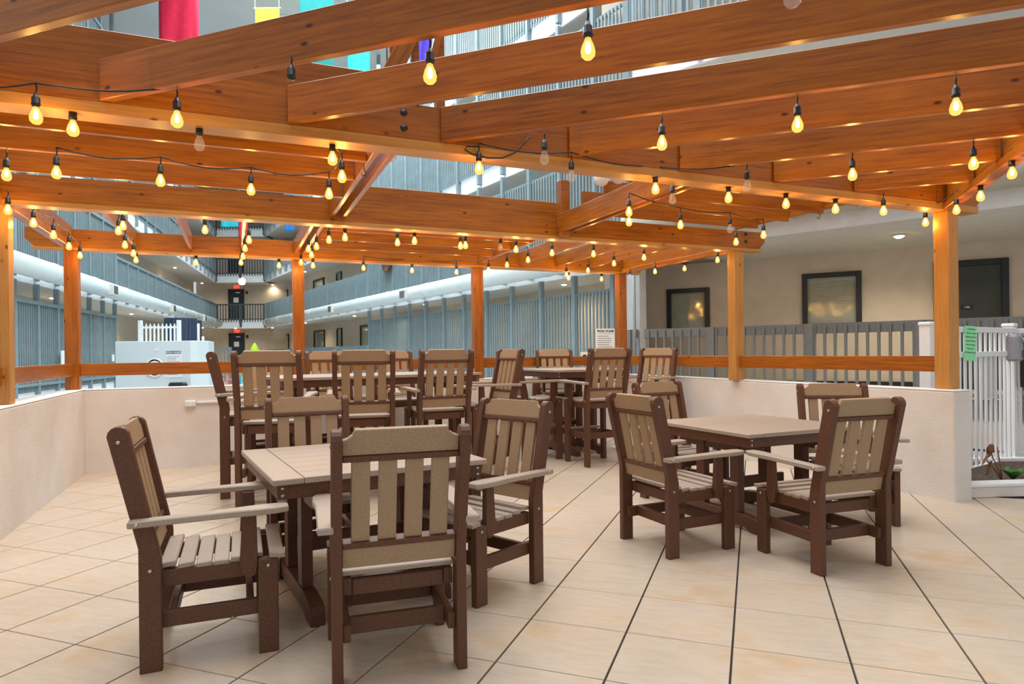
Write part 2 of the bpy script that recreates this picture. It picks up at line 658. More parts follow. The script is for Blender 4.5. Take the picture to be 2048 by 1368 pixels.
# bolts
bolt = lathe_me(((0.0, 0.012), (0.012, 0.012), (0.014, 0.006), (0.028, 0.004), (0.028, 0.0)), 'black_plastic', 10)
for px, v in ((808, V1), (666, V2), (1489, V2), (1114, V2)):
    uu = row_u(px, v - 0.075, 300)
    for dz in (0.06, 0.155):
        link('bolt', bolt, PG, W(uu, v - 0.0755, ZB + dz) - PGL, (PI / 2, 0, AU))

# ------------------------------------------------------------ chairs
LEAN = math.radians(11.5)


def arc(cx_, cy_, r, a0, a1, n=5):
    return [(cx_ + r * math.cos(a0 + (a1 - a0) * i / n), cy_ + r * math.sin(a0 + (a1 - a0) * i / n)) for i in range(n + 1)]


def chair_parts(bar):
    """list of (name, mesh, loc, rot, children) in the chair's frame: +Y forward, origin on the floor"""
    dz = 0.345 if bar else 0.0
    ps = []
    zb = 0.52 + dz
    tl = math.tan(LEAN)
    top = 1.095 + dz
    yb = -0.245
    # rear leg with leaning back post
    f0, b0 = yb + 0.045, yb - 0.045
    pts = [(b0, 0), (b0, zb + 0.03)]
    ytop = yb - (top - zb) * tl
    pts += [(ytop - 0.044, top - 0.045)] + arc(ytop, top - 0.045, 0.044, PI * 0.85, PI * 0.15, 5) + [(ytop + 0.044, top - 0.045)]
    pts += [(f0, zb - 0.02), (f0, 0)]
    leg = prism_me(pts, 0.045, 'brown_lumber', 'X', 0.004, key=('rleg', bar))
    for s in (-1, 1):
        ps.append(('rear_leg', leg, (s * 0.2665, 0, 0), (0, 0, 0), [('bolt', BOLT, (s * 0.024, ytop + 0.0, top - 0.07), (0, s * PI / 2, 0)), ('bolt', BOLT, (s * 0.024, yb, 0.45 + dz), (0, s * PI / 2, 0))]))
    # front leg
    zs = 0.44 + dz
    fl = box_me((0.045, 0.088, zs), 'brown_lumber', 0.004)
    for s in (-1, 1):
        ps.append(('front_leg', fl, (s * 0.2665, 0.245, zs / 2), (0, 0, 0), [('bolt', BOLT, (s * 0.023, 0, zs / 2 - 0.03), (0, s * PI / 2, 0))]))
    # side rails and seat slats
    for s in (-1, 1):
        ps.append(('seat_rail', box_me((0.04, 0.46, 0.075), 'brown_lumber', 0.004), (s * 0.222, 0.02, zs - 0.045), (0, 0, 0), []))
    ps.append(('seat_rail', box_me((0.40, 0.035, 0.07), 'brown_lumber', 0.004), (0, -0.19, zs - 0.05), (0, 0, 0), []))
    ps.append(('seat_rail', box_me((0.40, 0.035, 0.07), 'brown_lumber', 0.004), (0, 0.20, zs - 0.05), (0, 0, 0), []))
    n = 7
    for k in range(n):
        y = -0.178 + k * 0.0735
        q = k / (n - 1)
        z = zs + 0.013 - 0.022 * math.sin(PI * min(1, q * 1.15)) + 0.004
        last = k == n - 1
        ps.append(('seat_slat', box_me((0.578 if last else 0.484, 0.0665, 0.024), 'weathered_lumber', 0.004), (0, y + (0.02 if last else 0), z if not last else zs + 0.013), (0.10 * math.cos(PI * q), 0, 0), []))
    # back, in the leaning frame
    piv = Vector((0, yb, zb))

    def back(name, me, x, zl, yl=0.0):
        p = piv + Vector((x, yl * math.cos(LEAN) - zl * math.sin(LEAN), zl * math.cos(LEAN) + yl * math.sin(LEAN)))
        ps.append((name, me, tuple(p), (LEAN, 0, 0), []))
    w = 0.243
    hh = 0.055
    pr = [(-w, -hh), (w, -hh), (w, hh - 0.045)] + [(w - 0.02, hh - 0.038), (w - 0.04, hh - 0.024), (w - 0.052, hh)] + [(-w + 0.052, hh), (-w + 0.04, hh - 0.024), (-w + 0.02, hh - 0.038), (-w, hh - 0.045)]
    back('top_rail', prism_me(pr, 0.03, 'tan_lumber', 'Y', 0.003, key='toprail'), 0, 0.528)
    back('cross_rail', box_me((0.486, 0.05, 0.024), 'brown_lumber', 0.003), 0, 0.459)
    back('cross_rail', box_me((0.486, 0.05, 0.026), 'brown_lumber', 0.003), 0, 0.075)
    back('lower_rail', box_me((0.486, 0.03, 0.09), 'tan_lumber', 0.003), 0, 0.016)
    sl = box_me((0.077, 0.022, 0.36), 'tan_lumber', 0.003)
    for x in (-0.168, -0.056, 0.056, 0.168):
        back('back_slat', sl, x, 0.267)
    # arms
    za = 0.675 + dz
    prof = [(-0.032, -0.325), (0.032, -0.325), (0.034, -0.10), (0.046, 0.10), (0.058, 0.19), (0.056, 0.29), (0.038, 0.335), (-0.028, 0.335), (-0.044, 0.29), (-0.046, 0.19), (-0.034, 0.10), (-0.032, -0.10)]
    for s in (-1, 1):
        pp = [(-s * a, b2) for a, b2 in prof]
        ps.append(('arm', prism_me(pp, 0.03, 'weathered_lumber', 'Z', 0.005, key=('arm', s)), (s * 0.312, 0, za), (0.015, 0, 0), [('bolt', BOLT, (s * 0.033, -0.29, 0.0), (0, s * PI / 2, 0))]))
        sp = [(0.135, za - 0.015), (0.195, za - 0.015), (0.20, zs - 0.02), (0.19, zs - 0.07), (0.16, zs - 0.085), (0.13, zs - 0.06), (0.12, zs - 0.01)]
        ps.append(('arm_support', prism_me(sp, 0.036, 'brown_lumber', 'X', 0.004, key=('asup', bar)), (s * 0.2625, 0, 0), (0, 0, 0), []))
    # stretchers
    zst = 0.36 if bar else 0.21
    for s in (-1, 1):
        ps.append(('stretcher', box_me((0.034, 0.52, 0.072), 'brown_lumber', 0.004), (s * 0.227, 0.0, zst), (0, 0, 0), []))
        for yy in (-0.245, 0.245):
            pass
    for yy in ((-0.165, 0.165) if not bar else (-0.165, 0.2)):
        ps.append(('stretcher', box_me((0.42, 0.034, 0.072), 'brown_lumber', 0.004), (0, yy, zst + 0.002), (0, 0, 0), []))
    if bar:
        ps.append(('foot_rest', box_me((0.484, 0.075, 0.024), 'weathered_lumber', 0.004), (0, 0.325, zst + 0.05), (0, 0, 0), []))
    return ps


BOLT = lathe_me(((0.0, 0.004), (0.006, 0.004), (0.009, 0.0015), (0.009, 0.0)), 'steel', 8)
CP = {False: chair_parts(False), True: chair_parts(True)}


def chair(bar, x, y, facing, label, group):
    o = empty('bar_chair' if bar else 'dining_chair', (x, y, 0.0), math.radians(facing - 90), label, 'chair', group)
    for name, me, loc, rot, kids in CP[bar]:
        c = link(name, me, o, loc, rot)
        for kn, km, kl, kr in kids:
            link(kn, km, c, kl, kr)
    return o


GD = 'armchairs at dining tables'
GB = 'tall armchairs at bar tables'
chair(False, -1.495, 3.24, 22.6, 'dining armchair seen side-on at far left, nearest the left wall', GD)
chair(False, -0.575, 3.077, 107.7, 'brown and tan dining armchair in the foreground with its back squarely to the viewer', GD)
chair(False, -0.228, 3.965, 228, 'dining armchair on the right side of the nearest table, turned towards the viewer', GD)
chair(False, -1.35, 4.40, 293, 'dining armchair behind the nearest table, its back showing above the tabletop', GD)
chair(False, 1.176, 4.735, 25, 'dining armchair left of the right-hand table, seen from behind at an angle', GD)
chair(False, 2.06, 4.366, 109, 'dining armchair right in front of the right-hand table, seen from behind', GD)
chair(False, 1.60, 6.12, 298, 'dining armchair at the far left corner of the right-hand table', GD)
chair(False, 2.78, 5.42, 262, 'dining armchair right of the right-hand table, backed against the stucco wall', GD)
chair(True, -2.19, 6.0, 100.6, 'leftmost of three bar armchairs with their backs to the viewer at the long table', GB)
chair(True, -1.475, 6.455, 104, 'middle of three bar armchairs with their backs to the viewer at the long table', GB)
chair(True, -0.822, 7.08, 114, 'rightmost of three bar armchairs with their backs to the viewer at the long table', GB)
chair(True, -2.69, 6.70, 23, 'tall bar armchair seen side-on at the left end of the long bar table', GB)
chair(True, -2.80, 7.64, 300, 'bar armchair behind the long table, mostly hidden by the leftmost chair in front', GB)
chair(True, -2.22, 8.16, 300, 'bar armchair facing the viewer, middle one behind the long bar table', GB)
chair(True, -1.50, 8.70, 298, 'bar armchair facing the viewer, rightmost one behind the long bar table', GB)
chair(True, -0.335, 7.82, 208, 'tall bar armchair at the right end of the long bar table, facing left', GB)
chair(True, 0.27, 8.65, 24, 'tall bar armchair on the left of the square bar table, facing right', GB)
chair(True, 0.70, 9.79, 278, 'tall bar armchair behind the square bar table, facing the viewer', GB)
chair(True, 1.04, 8.21, 114, 'tall bar armchair in front of the square bar table with its back to the viewer', GB)
chair(True, 1.89, 9.21, 228, 'tall bar armchair right of the square bar table, nearest the corner of the wall', GB)

# ------------------------------------------------------------ tables


def table(name, x, y, ang, lx, ly, h, label, nplank, inset=0.23):
    o = empty(name, (x, y, 0), math.radians(ang), label, 'table')
    t = 0.03
    eb = 0.15
    for s in (-1, 1):
        box('end_board', (s * (lx / 2 - eb / 2), 0, h - t / 2), (eb, ly, t), 'weathered_lumber', o, 0, 0.004)
    pw = ly / nplank
    pm = box_me((lx - 2 * eb - 0.004, pw - 0.004, t), 'weathered_lumber', 0.002)
    for k in range(nplank):
        link('plank', pm, o, (0, -ly / 2 + pw * (k + 0.5), h - t / 2))
    ah = 0.075
    for s in (-1, 1):
        a = box('apron', (0, s * (ly / 2 - 0.045), h - t - ah / 2), (lx - 0.05, 0.036, ah), 'brown_lumber', o, 0, 0.003)
        for q in (-1, 1):
            for dz in (-0.018, 0.018):
                link('bolt', BOLT, a, (q * (lx / 2 - 0.05), s * 0.018, dz), (-s * PI / 2, 0, 0))
        box('apron', (s * (lx / 2 - 0.045), 0, h - t - ah / 2), (0.036, ly - 0.13, ah), 'brown_lumber', o, 0, 0.003)
    fy = ly / 2 - 0.09
    xs = lx / 2 - inset
    foot = [(-fy, 0.0), (-fy + 0.12, 0.0), (-fy + 0.17, 0.03), (fy - 0.17, 0.03), (fy - 0.12, 0.0), (fy, 0.0), (fy, 0.06), (fy - 0.02, 0.095), (fy - 0.06, 0.11), (fy - 0.2, 0.125), (-fy + 0.2, 0.125), (-fy + 0.06, 0.11), (-fy + 0.02, 0.095), (-fy, 0.06)]
    fm = prism_me(foot, 0.075, 'brown_lumber', 'X', 0.004, key=('foot', ly))
    pz = h - t - 0.125
    for s in (-1, 1):
        link('foot', fm, o, (s * xs, 0, 0))
        for q in (-1, 1):
            box('leg', (s * xs, q * 0.2, 0.125 + pz / 2), (0.06, 0.10, pz), 'brown_lumber', o, 0, 0.004)
        box('leg_brace', (s * xs, 0, h - t - ah - 0.05), (0.04, ly - 0.2, 0.07), 'brown_lumber', o, 0, 0.003)
    box('stretcher', (0, 0, 0.30), (2 * xs, 0.04, 0.09), 'brown_lumber', o, 0, 0.003)
    return o


table('dining_table', -0.945, 3.955, 29.5, 1.17, 1.17, 0.79, 'square plank dining table nearest the viewer, tan top on brown trestle legs', 7)
table('dining_table', 2.0, 5.47, 24, 1.15, 1.15, 0.785, 'square plank dining table on the right, by the stucco wall', 7)
table('bar_table', -1.61, 7.54, 31, 2.28, 1.08, 1.165, 'long tall plank bar table in front of the back wall on the left', 7)
table('bar_table', 0.86, 9.18, 24, 1.12, 1.12, 1.16, 'square tall plank bar table near the far corner of the wall', 7, 0.36)

# ------------------------------------------------------------ galleries of the atrium
LEVELS = (0.7, 3.7, 6.7, 9.7)
CEIL = 13.1


def pickets(bm, L, z0, z1, w, gap, d=0.03, off=0.0):
    n = max(1, int(L / (w + gap)))
    st = L / n
    for k in range(n):
        add_box(bm, (st * (k + 0.5), off, (z0 + z1) / 2), (w, d, z1 - z0))


def railing(name, p, q, z, hgt, mat, label, bay=1.3, w=0.045, gap=0.07, drop=0.12, single=False, top=0.09, post_to=None, group='gallery railings', cat='railing'):
    """slatted railing from plan point p to q, standing at height z"""
    d = Vector((q[0] - p[0], q[1] - p[1]))
    L = d.length
    o = empty(name, (p[0], p[1], z), math.atan2(d.y, d.x), label, cat, group)
    nb = max(1, round(L / bay))
    bl = L / nb
    ph = (post_to - z) if post_to else hgt
    pm = box_me((0.11, 0.11, ph + drop + 0.35), mat, 0.004)
    for k in range(nb + 1):
        link('post', pm, o, (k * bl, -0.02, (ph - drop - 0.35) / 2))
    key = ('pick', round(bl, 3), round(hgt, 3), mat, w, gap, drop)
    for k in range(nb):
        link('top_rail', box_me((bl, 0.05, top), mat, 0.003), o, (k * bl + bl / 2, 0.015, hgt - top / 2))
        link('bottom_rail', box_me((bl, 0.05, 0.06), mat, 0.003), o, (k * bl + bl / 2, 0.015, 0.05))
        if single:
            n = int(bl / (w + gap))
            for j in range(n):
                link('picket', box_me((w, 0.035, hgt - 0.03 + drop), mat, 0.003), o, (k * bl + bl * (j + 0.5) / n, -0.03, (hgt - 0.03 - drop) / 2))
        else:
            if key not in MESH:
                bm = bmesh.new()
                pickets(bm, bl, -drop, hgt - 0.03, w, gap, 0.03, -0.025)
                MESH[key] = finish(bm, 'pickets', mat)
            tag(link('pickets', MESH[key], o, (k * bl, 0, 0)), kind='stuff')
    return o


def slab(name, p, q, z, depth, inward=1, th=0.55):
    """walkway slab with its fascia along p-q, running back by depth"""
    d = Vector((q[0] - p[0], q[1] - p[1]))
    L = d.length
    a = math.atan2(d.y, d.x)
    n = Vector((-math.sin(a), math.cos(a))) * inward
    c = Vector(((p[0] + q[0]) / 2, (p[1] + q[1]) / 2)) + n * (depth / 2 + 0.08)
    o = struct(box(name, (c.x, c.y, z - 0.10), (L, depth, 0.2), 'soffit', rot=a))
    f = Vector(((p[0] + q[0]) / 2, (p[1] + q[1]) / 2)) + n * 0.08
    link('fascia', box_me((L, 0.06, th), 'fascia_white'), o, ((0), -inward * (depth / 2), 0.10 - th / 2))
    link('soffit', box_me((L, depth, 0.02), 'soffit'), o, (0, 0, 0.10 - th + 0.03))
    return o


def back_wall(name, p, q, off, z0, z1, mat, inward=1):
    d = Vector((q[0] - p[0], q[1] - p[1]))
    a = math.atan2(d.y, d.x)
    n = Vector((-math.sin(a), math.cos(a))) * inward
    c = Vector(((p[0] + q[0]) / 2, (p[1] + q[1]) / 2)) + n * off
    return struct(box(name, (c.x, c.y, (z0 + z1) / 2), (d.length, 0.12, z1 - z0), mat, rot=a))


def lp(p, d, t):
    return (p[0] + d[0] * t, p[1] + d[1] * t)


RP, RD = (2.21, 14.0), (-0.540, 0.842)            # right gallery edge, going away
LP, LD = (-19.24, 42.5), (0.281, -0.960)          # left gallery edge, coming back
SP, SD = (3.71, 10.24), (0.755, -0.656)           # near right gallery edge
R0, RM, R1 = -2.0, on_line(740, RP, RD), on_line(530, RP, RD)
L0, LM, L1 = 0.0, on_line(231, LP, LD), on_line(30, LP, LD) + 2.5
for k, z in enumerate(LEVELS):
    lvl = ('ground', 'second', 'third', 'top')[k]
    if k:
        slab('walkway_right', lp(RP, RD, R1), lp(RP, RD, R0), z, 1.7, 1)
        slab('walkway_left', lp(LP, LD, L0), lp(LP, LD, L1), z, 1.7, -1)
        slab('walkway_near_right', lp(SP, SD, -2.2), lp(SP, SD, 7.5), z, 3.4, 1)
    else:
        for nm, p, q, iw in (('walkway_right', lp(RP, RD, R1), lp(RP, RD, R0), 1), ('walkway_left', lp(LP, LD, L0), lp(LP, LD, L1), -1)):
            slab(nm, p, q, z, 1.7, iw, 0.8)
    # right side
    railing('slat_screen', lp(RP, RD, RM), lp(RP, RD, R0 if k else 0.0), z, 2.05, 'slat_blue', 'tall blue-grey slatted screen on the %s floor of the right gallery' % lvl, post_to=z + 2.45 if k < 3 else z + 3.3)
    railing('gallery_railing', lp(RP, RD, R1 - 0.3), lp(RP, RD, RM + 0.1), z, 1.05, 'slat_blue', 'low blue-grey slatted railing on the %s floor of the right gallery' % lvl)
    railing('slat_screen', lp(LP, LD, LM), lp(LP, LD, L1), z, 2.05, 'slat_blue', 'tall blue-grey slatted screen on the %s floor of the left gallery' % lvl, post_to=z + 2.45 if k < 3 else z + 3.3)
    if k:
        railing('gallery_railing', lp(LP, LD, 0.3), lp(LP, LD, LM - 0.1), z, 1.05, 'slat_blue', 'low blue-grey slatted railing on the %s floor of the left gallery' % lvl)
        if k > 1:
            railing('gallery_railing', lp(SP, SD, -2.1), lp(SP, SD, 7.3), z, 1.05, 'slat_blue', 'blue-grey slatted railing on the %s floor above the near right wall' % lvl)
back_wall('wall_gallery_right', lp(RP, RD, R1 + 2), lp(RP, RD, 0.3), 1.75, 0, CEIL, 'beige_wall', 1)
back_wall('wall_gallery_left', lp(LP, LD, -2), lp(LP, LD, L1), 1.75, 0, CEIL, 'beige_wall', -1)
# end of the atrium
EA, EB = lp(LP, LD, 0.0), lp(RP, RD, R1)
for k, z in enumerate(LEVELS):
    if k:
        slab('walkway_end', EA, EB, z, 1.9, 1)
        railing('gallery_railing', EA, EB, z, 1.05, 'slat_dark', 'dark slatted railing across the far end of the atrium, %s floor' % ('ground', 'second', 'third', 'top')[k], bay=1.5, w=0.06, gap=0.1)
wall_end = back_wall('wall_end', (EA[0] - 2.2, EA[1]), (EB[0] + 3.5, EA[1]), 1.9, 0, CEIL, 'beige_wall', 1)
# ceiling of the atrium with the roof vent
ceil = struct(box('ceiling', (-7, 28, CEIL + 0.1), (48, 40, 0.2), 'ceiling_grey'))
box('roof_hatch', (ray(552, 15)[0] * 22.6 + 7, 22.6 - 28, -0.12), (1.35, 0.55, 0.04), 'soffit', ceil, 0.25, 0.01)

# near right gallery: wall, fence, floor
NW0, NWD = (5.49, 12.43), (0.875, -0.485)
nA, nB = lp(NW0, NWD, -3.9), lp(NW0, NWD, 6.5)
nwall = struct(box('wall_near_right', (((nA[0] + nB[0]) / 2), ((nA[1] + nB[1]) / 2), CEIL / 2), (10.4, 0.14, CEIL), 'cream_wall', rot=math.atan2(NWD[1], NWD[0])))
FC, FB, FA = (2.27, 12.4), (4.80, 10.44), (6.75, 8.62)
fx = lp(FA, (0.73, -0.68), 1.9)
NH = 0.68
bm = bmesh.new()
top_pts = [FC, FB, FA, fx, (9.5, 8.0), lp(NW0, NWD, 4.0), lp(NW0, NWD, -3.6)]
vs = [[bm.verts.new((x, y, z)) for x, y in top_pts] for z in (0.0, NH)]
bm.faces.new(vs[0])
bm.faces.new(vs[1])
for i in range(len(top_pts)):
    j = (i + 1) % len(top_pts)
    bm.faces.new((vs[0][i], vs[0][j], vs[1][j], vs[1][i]))
struct(link('floor_near_right', finish(bm, 'base', 'cream_wall')))
for k, (p, q) in enumerate(((FC, FB), (FB, fx))):
    dd = Vector((q[0] - p[0], q[1] - p[1]))
    struct(box('trim_%d' % (k + 2), ((p[0] + q[0]) / 2 - dd.normalized().y * -0.012, (p[1] + q[1]) / 2 - dd.normalized().x * 0.012, 0.545), (dd.length, 0.03, 0.27), 'slat_grey', rot=math.atan2(dd.y, dd.x)))
LBL = 'grey slatted fence along the raised walkway'
for (p, q, lab) in ((FC, FB, LBL + ', stretch below the two windows'), (FB, fx, LBL + ', stretch behind the white gate')):
    dd = Vector((q[0] - p[0], q[1] - p[1])).normalized()
    nn = Vector((dd.y, -dd.x)) * 0.06
    railing('walkway_fence', (p[0] + nn.x, p[1] + nn.y), (q[0] + nn.x, q[1] + nn.y), NH, 1.12, 'slat_grey', lab, bay=1.55, w=0.04, gap=0.11, drop=0.1, single=True, top=0.16, group='walkway fences', cat='fence')
# grey stucco return between the fence and the tall screen
struct(box('wall_return', (2.36, 13.1, 1.6), (0.12, 1.9, 3.2), 'grey_stucco', rot=0.1))
struct(link('trim_1', tube_me([(2.30, 12.2, 0.6), (2.30, 12.2, 3.1)], 0.03, 'grey_plastic', 8)))


struct(box('baseboard_near_right', (((nA[0] + nB[0]) / 2) - 0.485 * 0.09, ((nA[1] + nB[1]) / 2) - 0.875 * 0.09, NH + 0.06), (10.0, 0.03, 0.12), 'dark_frame', rot=math.atan2(NWD[1], NWD[0])))


def opening(name, px0, px1, py_top, z_bot, p, d, face, inset, label=None, frame='dark_frame', glass='blind', fw=0.09, extra=None):
    """framed window or door on the plan line p+t*d, seen between two pixel columns"""
    t0, t1 = on_line(px0, p, d, py_top), on_line(px1, p, d, py_top)
    a, b2 = lp(p, d, t0), lp(p, d, t1)
    zt = EYE + ray((px0 + px1) / 2, py_top)[2] * ((a[1] + b2[1]) / 2)
    c = Vector(((a[0] + b2[0]) / 2, (a[1] + b2[1]) / 2, (zt + z_bot) / 2))
    w, h = math.hypot(a[0] - b2[0], a[1] - b2[1]), zt - z_bot
    rz = math.atan2(b2[1] - a[1], b2[0] - a[0])
    o = struct(empty(name, c, rz))
    for s in (-1, 1):
        box('frame', (s * (w / 2 - fw / 2), 0, 0), (fw, 0.1, h), frame, o, 0, 0.005)
    box('frame', (0, 0, h / 2 - fw / 2), (w - 2 * fw, 0.1, fw), frame, o, 0, 0.005)
    if extra != 'door':
        box('frame', (0, 0, -h / 2 + fw / 2), (w - 2 * fw, 0.1, fw), frame, o, 0, 0.005)
    box('panel' if extra == 'door' else 'pane', (0, 0.02, 0), (w - 2 * fw, 0.03, h - 2 * fw if extra != 'door' else h - fw), glass, o)
    return o, w, h


nf = Vector((-0.485, -0.875)) * 0.08
NP = (NW0[0] + nf.x, NW0[1] + nf.y)


def blinds(o, w, h):
    n = int((h - 0.2) / 0.045)
    bmb = bmesh.new()
    for k in range(n):
        add_box(bmb, (0, 0, -h / 2 + 0.12 + k * 0.045), (w - 0.26, 0.004, 0.036))
    tag(link('blind_slats', finish(bmb, 'blind', 'blind_glossy'), o, (0, 0.0, 0)), kind='stuff')


o, w, h = opening('window_1', 1604, 1723, 545, 1.78, NP, NWD, None, 0, glass='window_glass')
blinds(o, w, h)
o, w, h = opening('window_2', 1334, 1419, 577, 1.72, NP, NWD, None, 0, glass='window_glass')
blinds(o, w, h)
o, w, h = opening('door_1', 1866, 2017, 520, NH, NP, NWD, None, 0, glass='door_dark', fw=0.1, extra='door')
link('door_number', box_me((0.16, 0.01, 0.08), 'black_plastic'), o, (-0.05, -0.006, 0.30))
link('number', text_me('146', 0.06, 'sign_white'), o, (-0.05, -0.013, 0.30), (PI / 2, 0, 0))
t = on_line(1870, NP, NWD, 592)
q = lp(NP, NWD, t)
zz = EYE + ray(1870, 592)[2] * q[1]
o = tag(box('card_lock', (q[0] - 0.03, q[1] - 0.06, zz), (0.09, 0.05, 0.15), 'grey_plastic', rot=math.atan2(NWD[1], NWD[0]), bevel=0.01), 'small grey wall box beside the dark numbered door', 'box')

# windows and doors of the right gallery wall (far)
def wall_line(p, d, off, inward):
    L = math.hypot(*d)
    n = (-d[1] / L * inward, d[0] / L * inward)
    return (p[0] + n[0] * off, p[1] + n[1] * off)


RW = wall_line(RP, (-RD[0], -RD[1]), 1.67, 1)
dn = 3
for lvl, specs in ((0.7, ((563, 578, 665), (628, 649, 657), (674, 684, 652), (721, 738, 646))), (3.7, ((564, 576, 582), (627, 648, 559), (673, 683, 543)))):
    for k, (a, b2, yt) in enumerate(specs):
        zb_ = lvl + (0.0 if k in (2,) else 0.55)
        t0 = on_line((a + b2) / 2, RW, RD, yt)
        q = lp(RW, RD, t0)
        o, w, h = opening('window_%d' % dn, a, b2, 0, zb_, RW, RD, None, 0, glass='window_glass', fw=0.12) if False else (None, 0, 0)
        c = Vector((q[0], q[1], lvl + 1.35))
        rz = math.atan2(-RD[1], -RD[0])
        e = struct(empty('window_%d' % dn, c, rz))
        t1, t2 = on_line(a, RW, RD, yt), on_line(b2, RW, RD, yt)
        ww = max(0.7, abs(t1 - t2))
        hh2 = 1.5
        for s in (-1, 1):
            box('frame', (s * (ww / 2 - 0.05), 0, 0), (0.1, 0.1, hh2), 'dark_frame', e)
            box('frame', (0, 0, s * (hh2 / 2 - 0.05)), (ww - 0.2, 0.1, 0.1), 'dark_frame', e)
        box('pane', (0, 0.02, 0), (ww - 0.2, 0.03, hh2 - 0.2), 'window_glass', e)
        dn += 1
# dark doors at the far end with exit signs
ey = EA[1] + 1.9 - 0.1
for k, z in enumerate(LEVELS[:3]):
    r = ray(472.5, 600)
    x = r[0] * ey
    e = struct(empty('door_%d' % (2 + k), (x, ey, z), 0))
    box('panel', (0, 0, 1.05), (0.9, 0.06, 2.1), 'door_blue', e)
    for s in (-1, 1):
        box('frame', (s * 0.49, 0, 1.07), (0.08, 0.1, 2.14), 'dark_frame', e)
    box('frame', (0, 0, 2.15), (1.06, 0.1, 0.08), 'dark_frame', e)
    box('notice', (0, -0.035, 1.45), (0.34, 0.01, 0.34), 'sign_white', e)
    box('notice', (0.12, -0.035, 1.95), (0.3, 0.01, 0.07), 'sign_white', e)
    if k < 2:
        sg = tag(box('exit_sign', (x + 0.05, ey - 0.06, z + 2.34), (0.36, 0.05, 0.2), 'exit_red'), 'red lit exit sign above the far %s floor door' % ('ground', 'second')[k], 'sign', 'exit signs')
        link('lettering', text_me('EXIT', 0.15, 'sign_white'), sg, (0, -0.027, 0), (PI / 2, 0, 0))
        fa = tag(box('fire_alarm', (x + 0.72, ey - 0.0, z + 1.95), (0.14, 0.06, 0.2), 'clock_brown'), 'small dark red alarm box right of the far %s floor door' % ('ground', 'second')[k], 'alarm', 'alarm boxes')
# bright floodlight under the third floor slab
flood = tag(link('floodlight', lathe_me(((0.0, -0.2), (0.14, -0.15), (0.2, 0.0), (0.14, 0.15), (0.0, 0.2)), 'flood', 14), None, (ray(484, 563)[0] * 37.5, 37.5, EYE + ray(484, 563)[2] * 37.5)), 'bright white floodlight above the far doors', 'lamp')
box('bracket', (0, 0.3, 0.05), (0.05, 0.6, 0.05), 'dark_frame', flood)

# ------------------------------------------------------------ ducts with vents
def duct(name, p, d, t0, t1, z, r, off, label, vents, out, dmat='duct_white'):
    a, b2 = lp(p, d, t0), lp(p, d, t1)
    n = (out[0] * off, out[1] * off)
    A, B = Vector((a[0] + n[0], a[1] + n[1], z)), Vector((b2[0] + n[0], b2[1] + n[1], z))
    o = empty(name, (A.x, A.y, A.z), 0, label, 'duct', 'air ducts')
    link('pipe', tube_me([(0, 0, 0), tuple((B - A) * 0.5), tuple(B - A)], r, dmat, 24), o)
    ln = (B - A).length
    for s in [x * 0.1 for x in range(0, 11)]:
        m_ = tube_me([tuple((B - A) * (s * 0.98 + 0.005)), tuple((B - A) * (s * 0.98 + 0.005) + (B - A).normalized() * 0.06)], r + 0.012, dmat, 24)
        link('collar', m_, o)
    for t in vents:
        q = lp(p, d, t)
        c = Vector((q[0] + n[0] + out[0] * r * 0.92, q[1] + n[1] + out[1] * r * 0.92, z - 0.04)) - A
        rz = math.atan2(d[1], d[0])
        v_ = box('vent', c, (0.5, 0.22, 0.32), 'soffit', o, rz, 0.01)
        side = -1 if (out[0] * -math.sin(rz) + out[1] * math.cos(rz)) < 0 else 1
        for i in range(4):
            box('louver', (-0.16 + i * 0.105, side * 0.112, 0), (0.075, 0.01, 0.24), 'slat_dark', v_)
    return o


ro = (-0.842, -0.540)
lo = (0.960, 0.281)
duct('air_duct', RP, RD, -1.5, R1 - 2.0, 3.42, 0.235, 0.34, 'long round white air duct below the second floor of the right gallery',
     [on_line(px, RP, RD, 590) for px in (840, 688)], ro)
duct('air_duct', LP, LD, 1.5, L1 - 0.2, 3.42, 0.235, 0.34, 'long round white air duct below the second floor of the left gallery',
     [on_line(px, LP, LD, 590) for px in (181, 314, 384)], lo)
# a beige duct runs below the second floor of the near right gallery
so = (-0.656, -0.755)
duct('air_duct', SP, SD, -2.0, 7.2, 3.58, 0.26, 0.22, 'round beige air duct above the near right walkway', [], so, 'duct_beige')

# ------------------------------------------------------------ downlights in the soffits
dl = lathe_me(((0.0, -0.045), (0.04, -0.04), (0.07, -0.02), (0.08, 0.0), (0.0, 0.0)), 'downlight', 14)
rimm = lathe_me(((0.08, -0.014), (0.11, -0.008), (0.11, 0.004), (0.08, 0.004)), 'white_paint', 14)


def downlight(px, py, z, label, power=30, r=1.0):
    c = at_h(px, py, z)
    o = tag(link('downlight', rimm, None, (c.x, c.y, z), (0, 0, 0)), label, 'lamp', 'ceiling downlights')
    link('lens', dl, o, (0, 0, 0))
    L = bpy.data.lights.new('downlight_beam', 'SPOT')
    L.energy = power
    L.color = (1.0, 0.84, 0.6)
    L.spot_size = math.radians(150)
    L.spot_blend = 0.8
    L.shadow_soft_size = 0.08
    lo_ = bpy.data.objects.new('beam', L)
    COL.objects.link(lo_)
    lo_.parent = o
    lo_.location = (0, 0, -0.06)
    return o


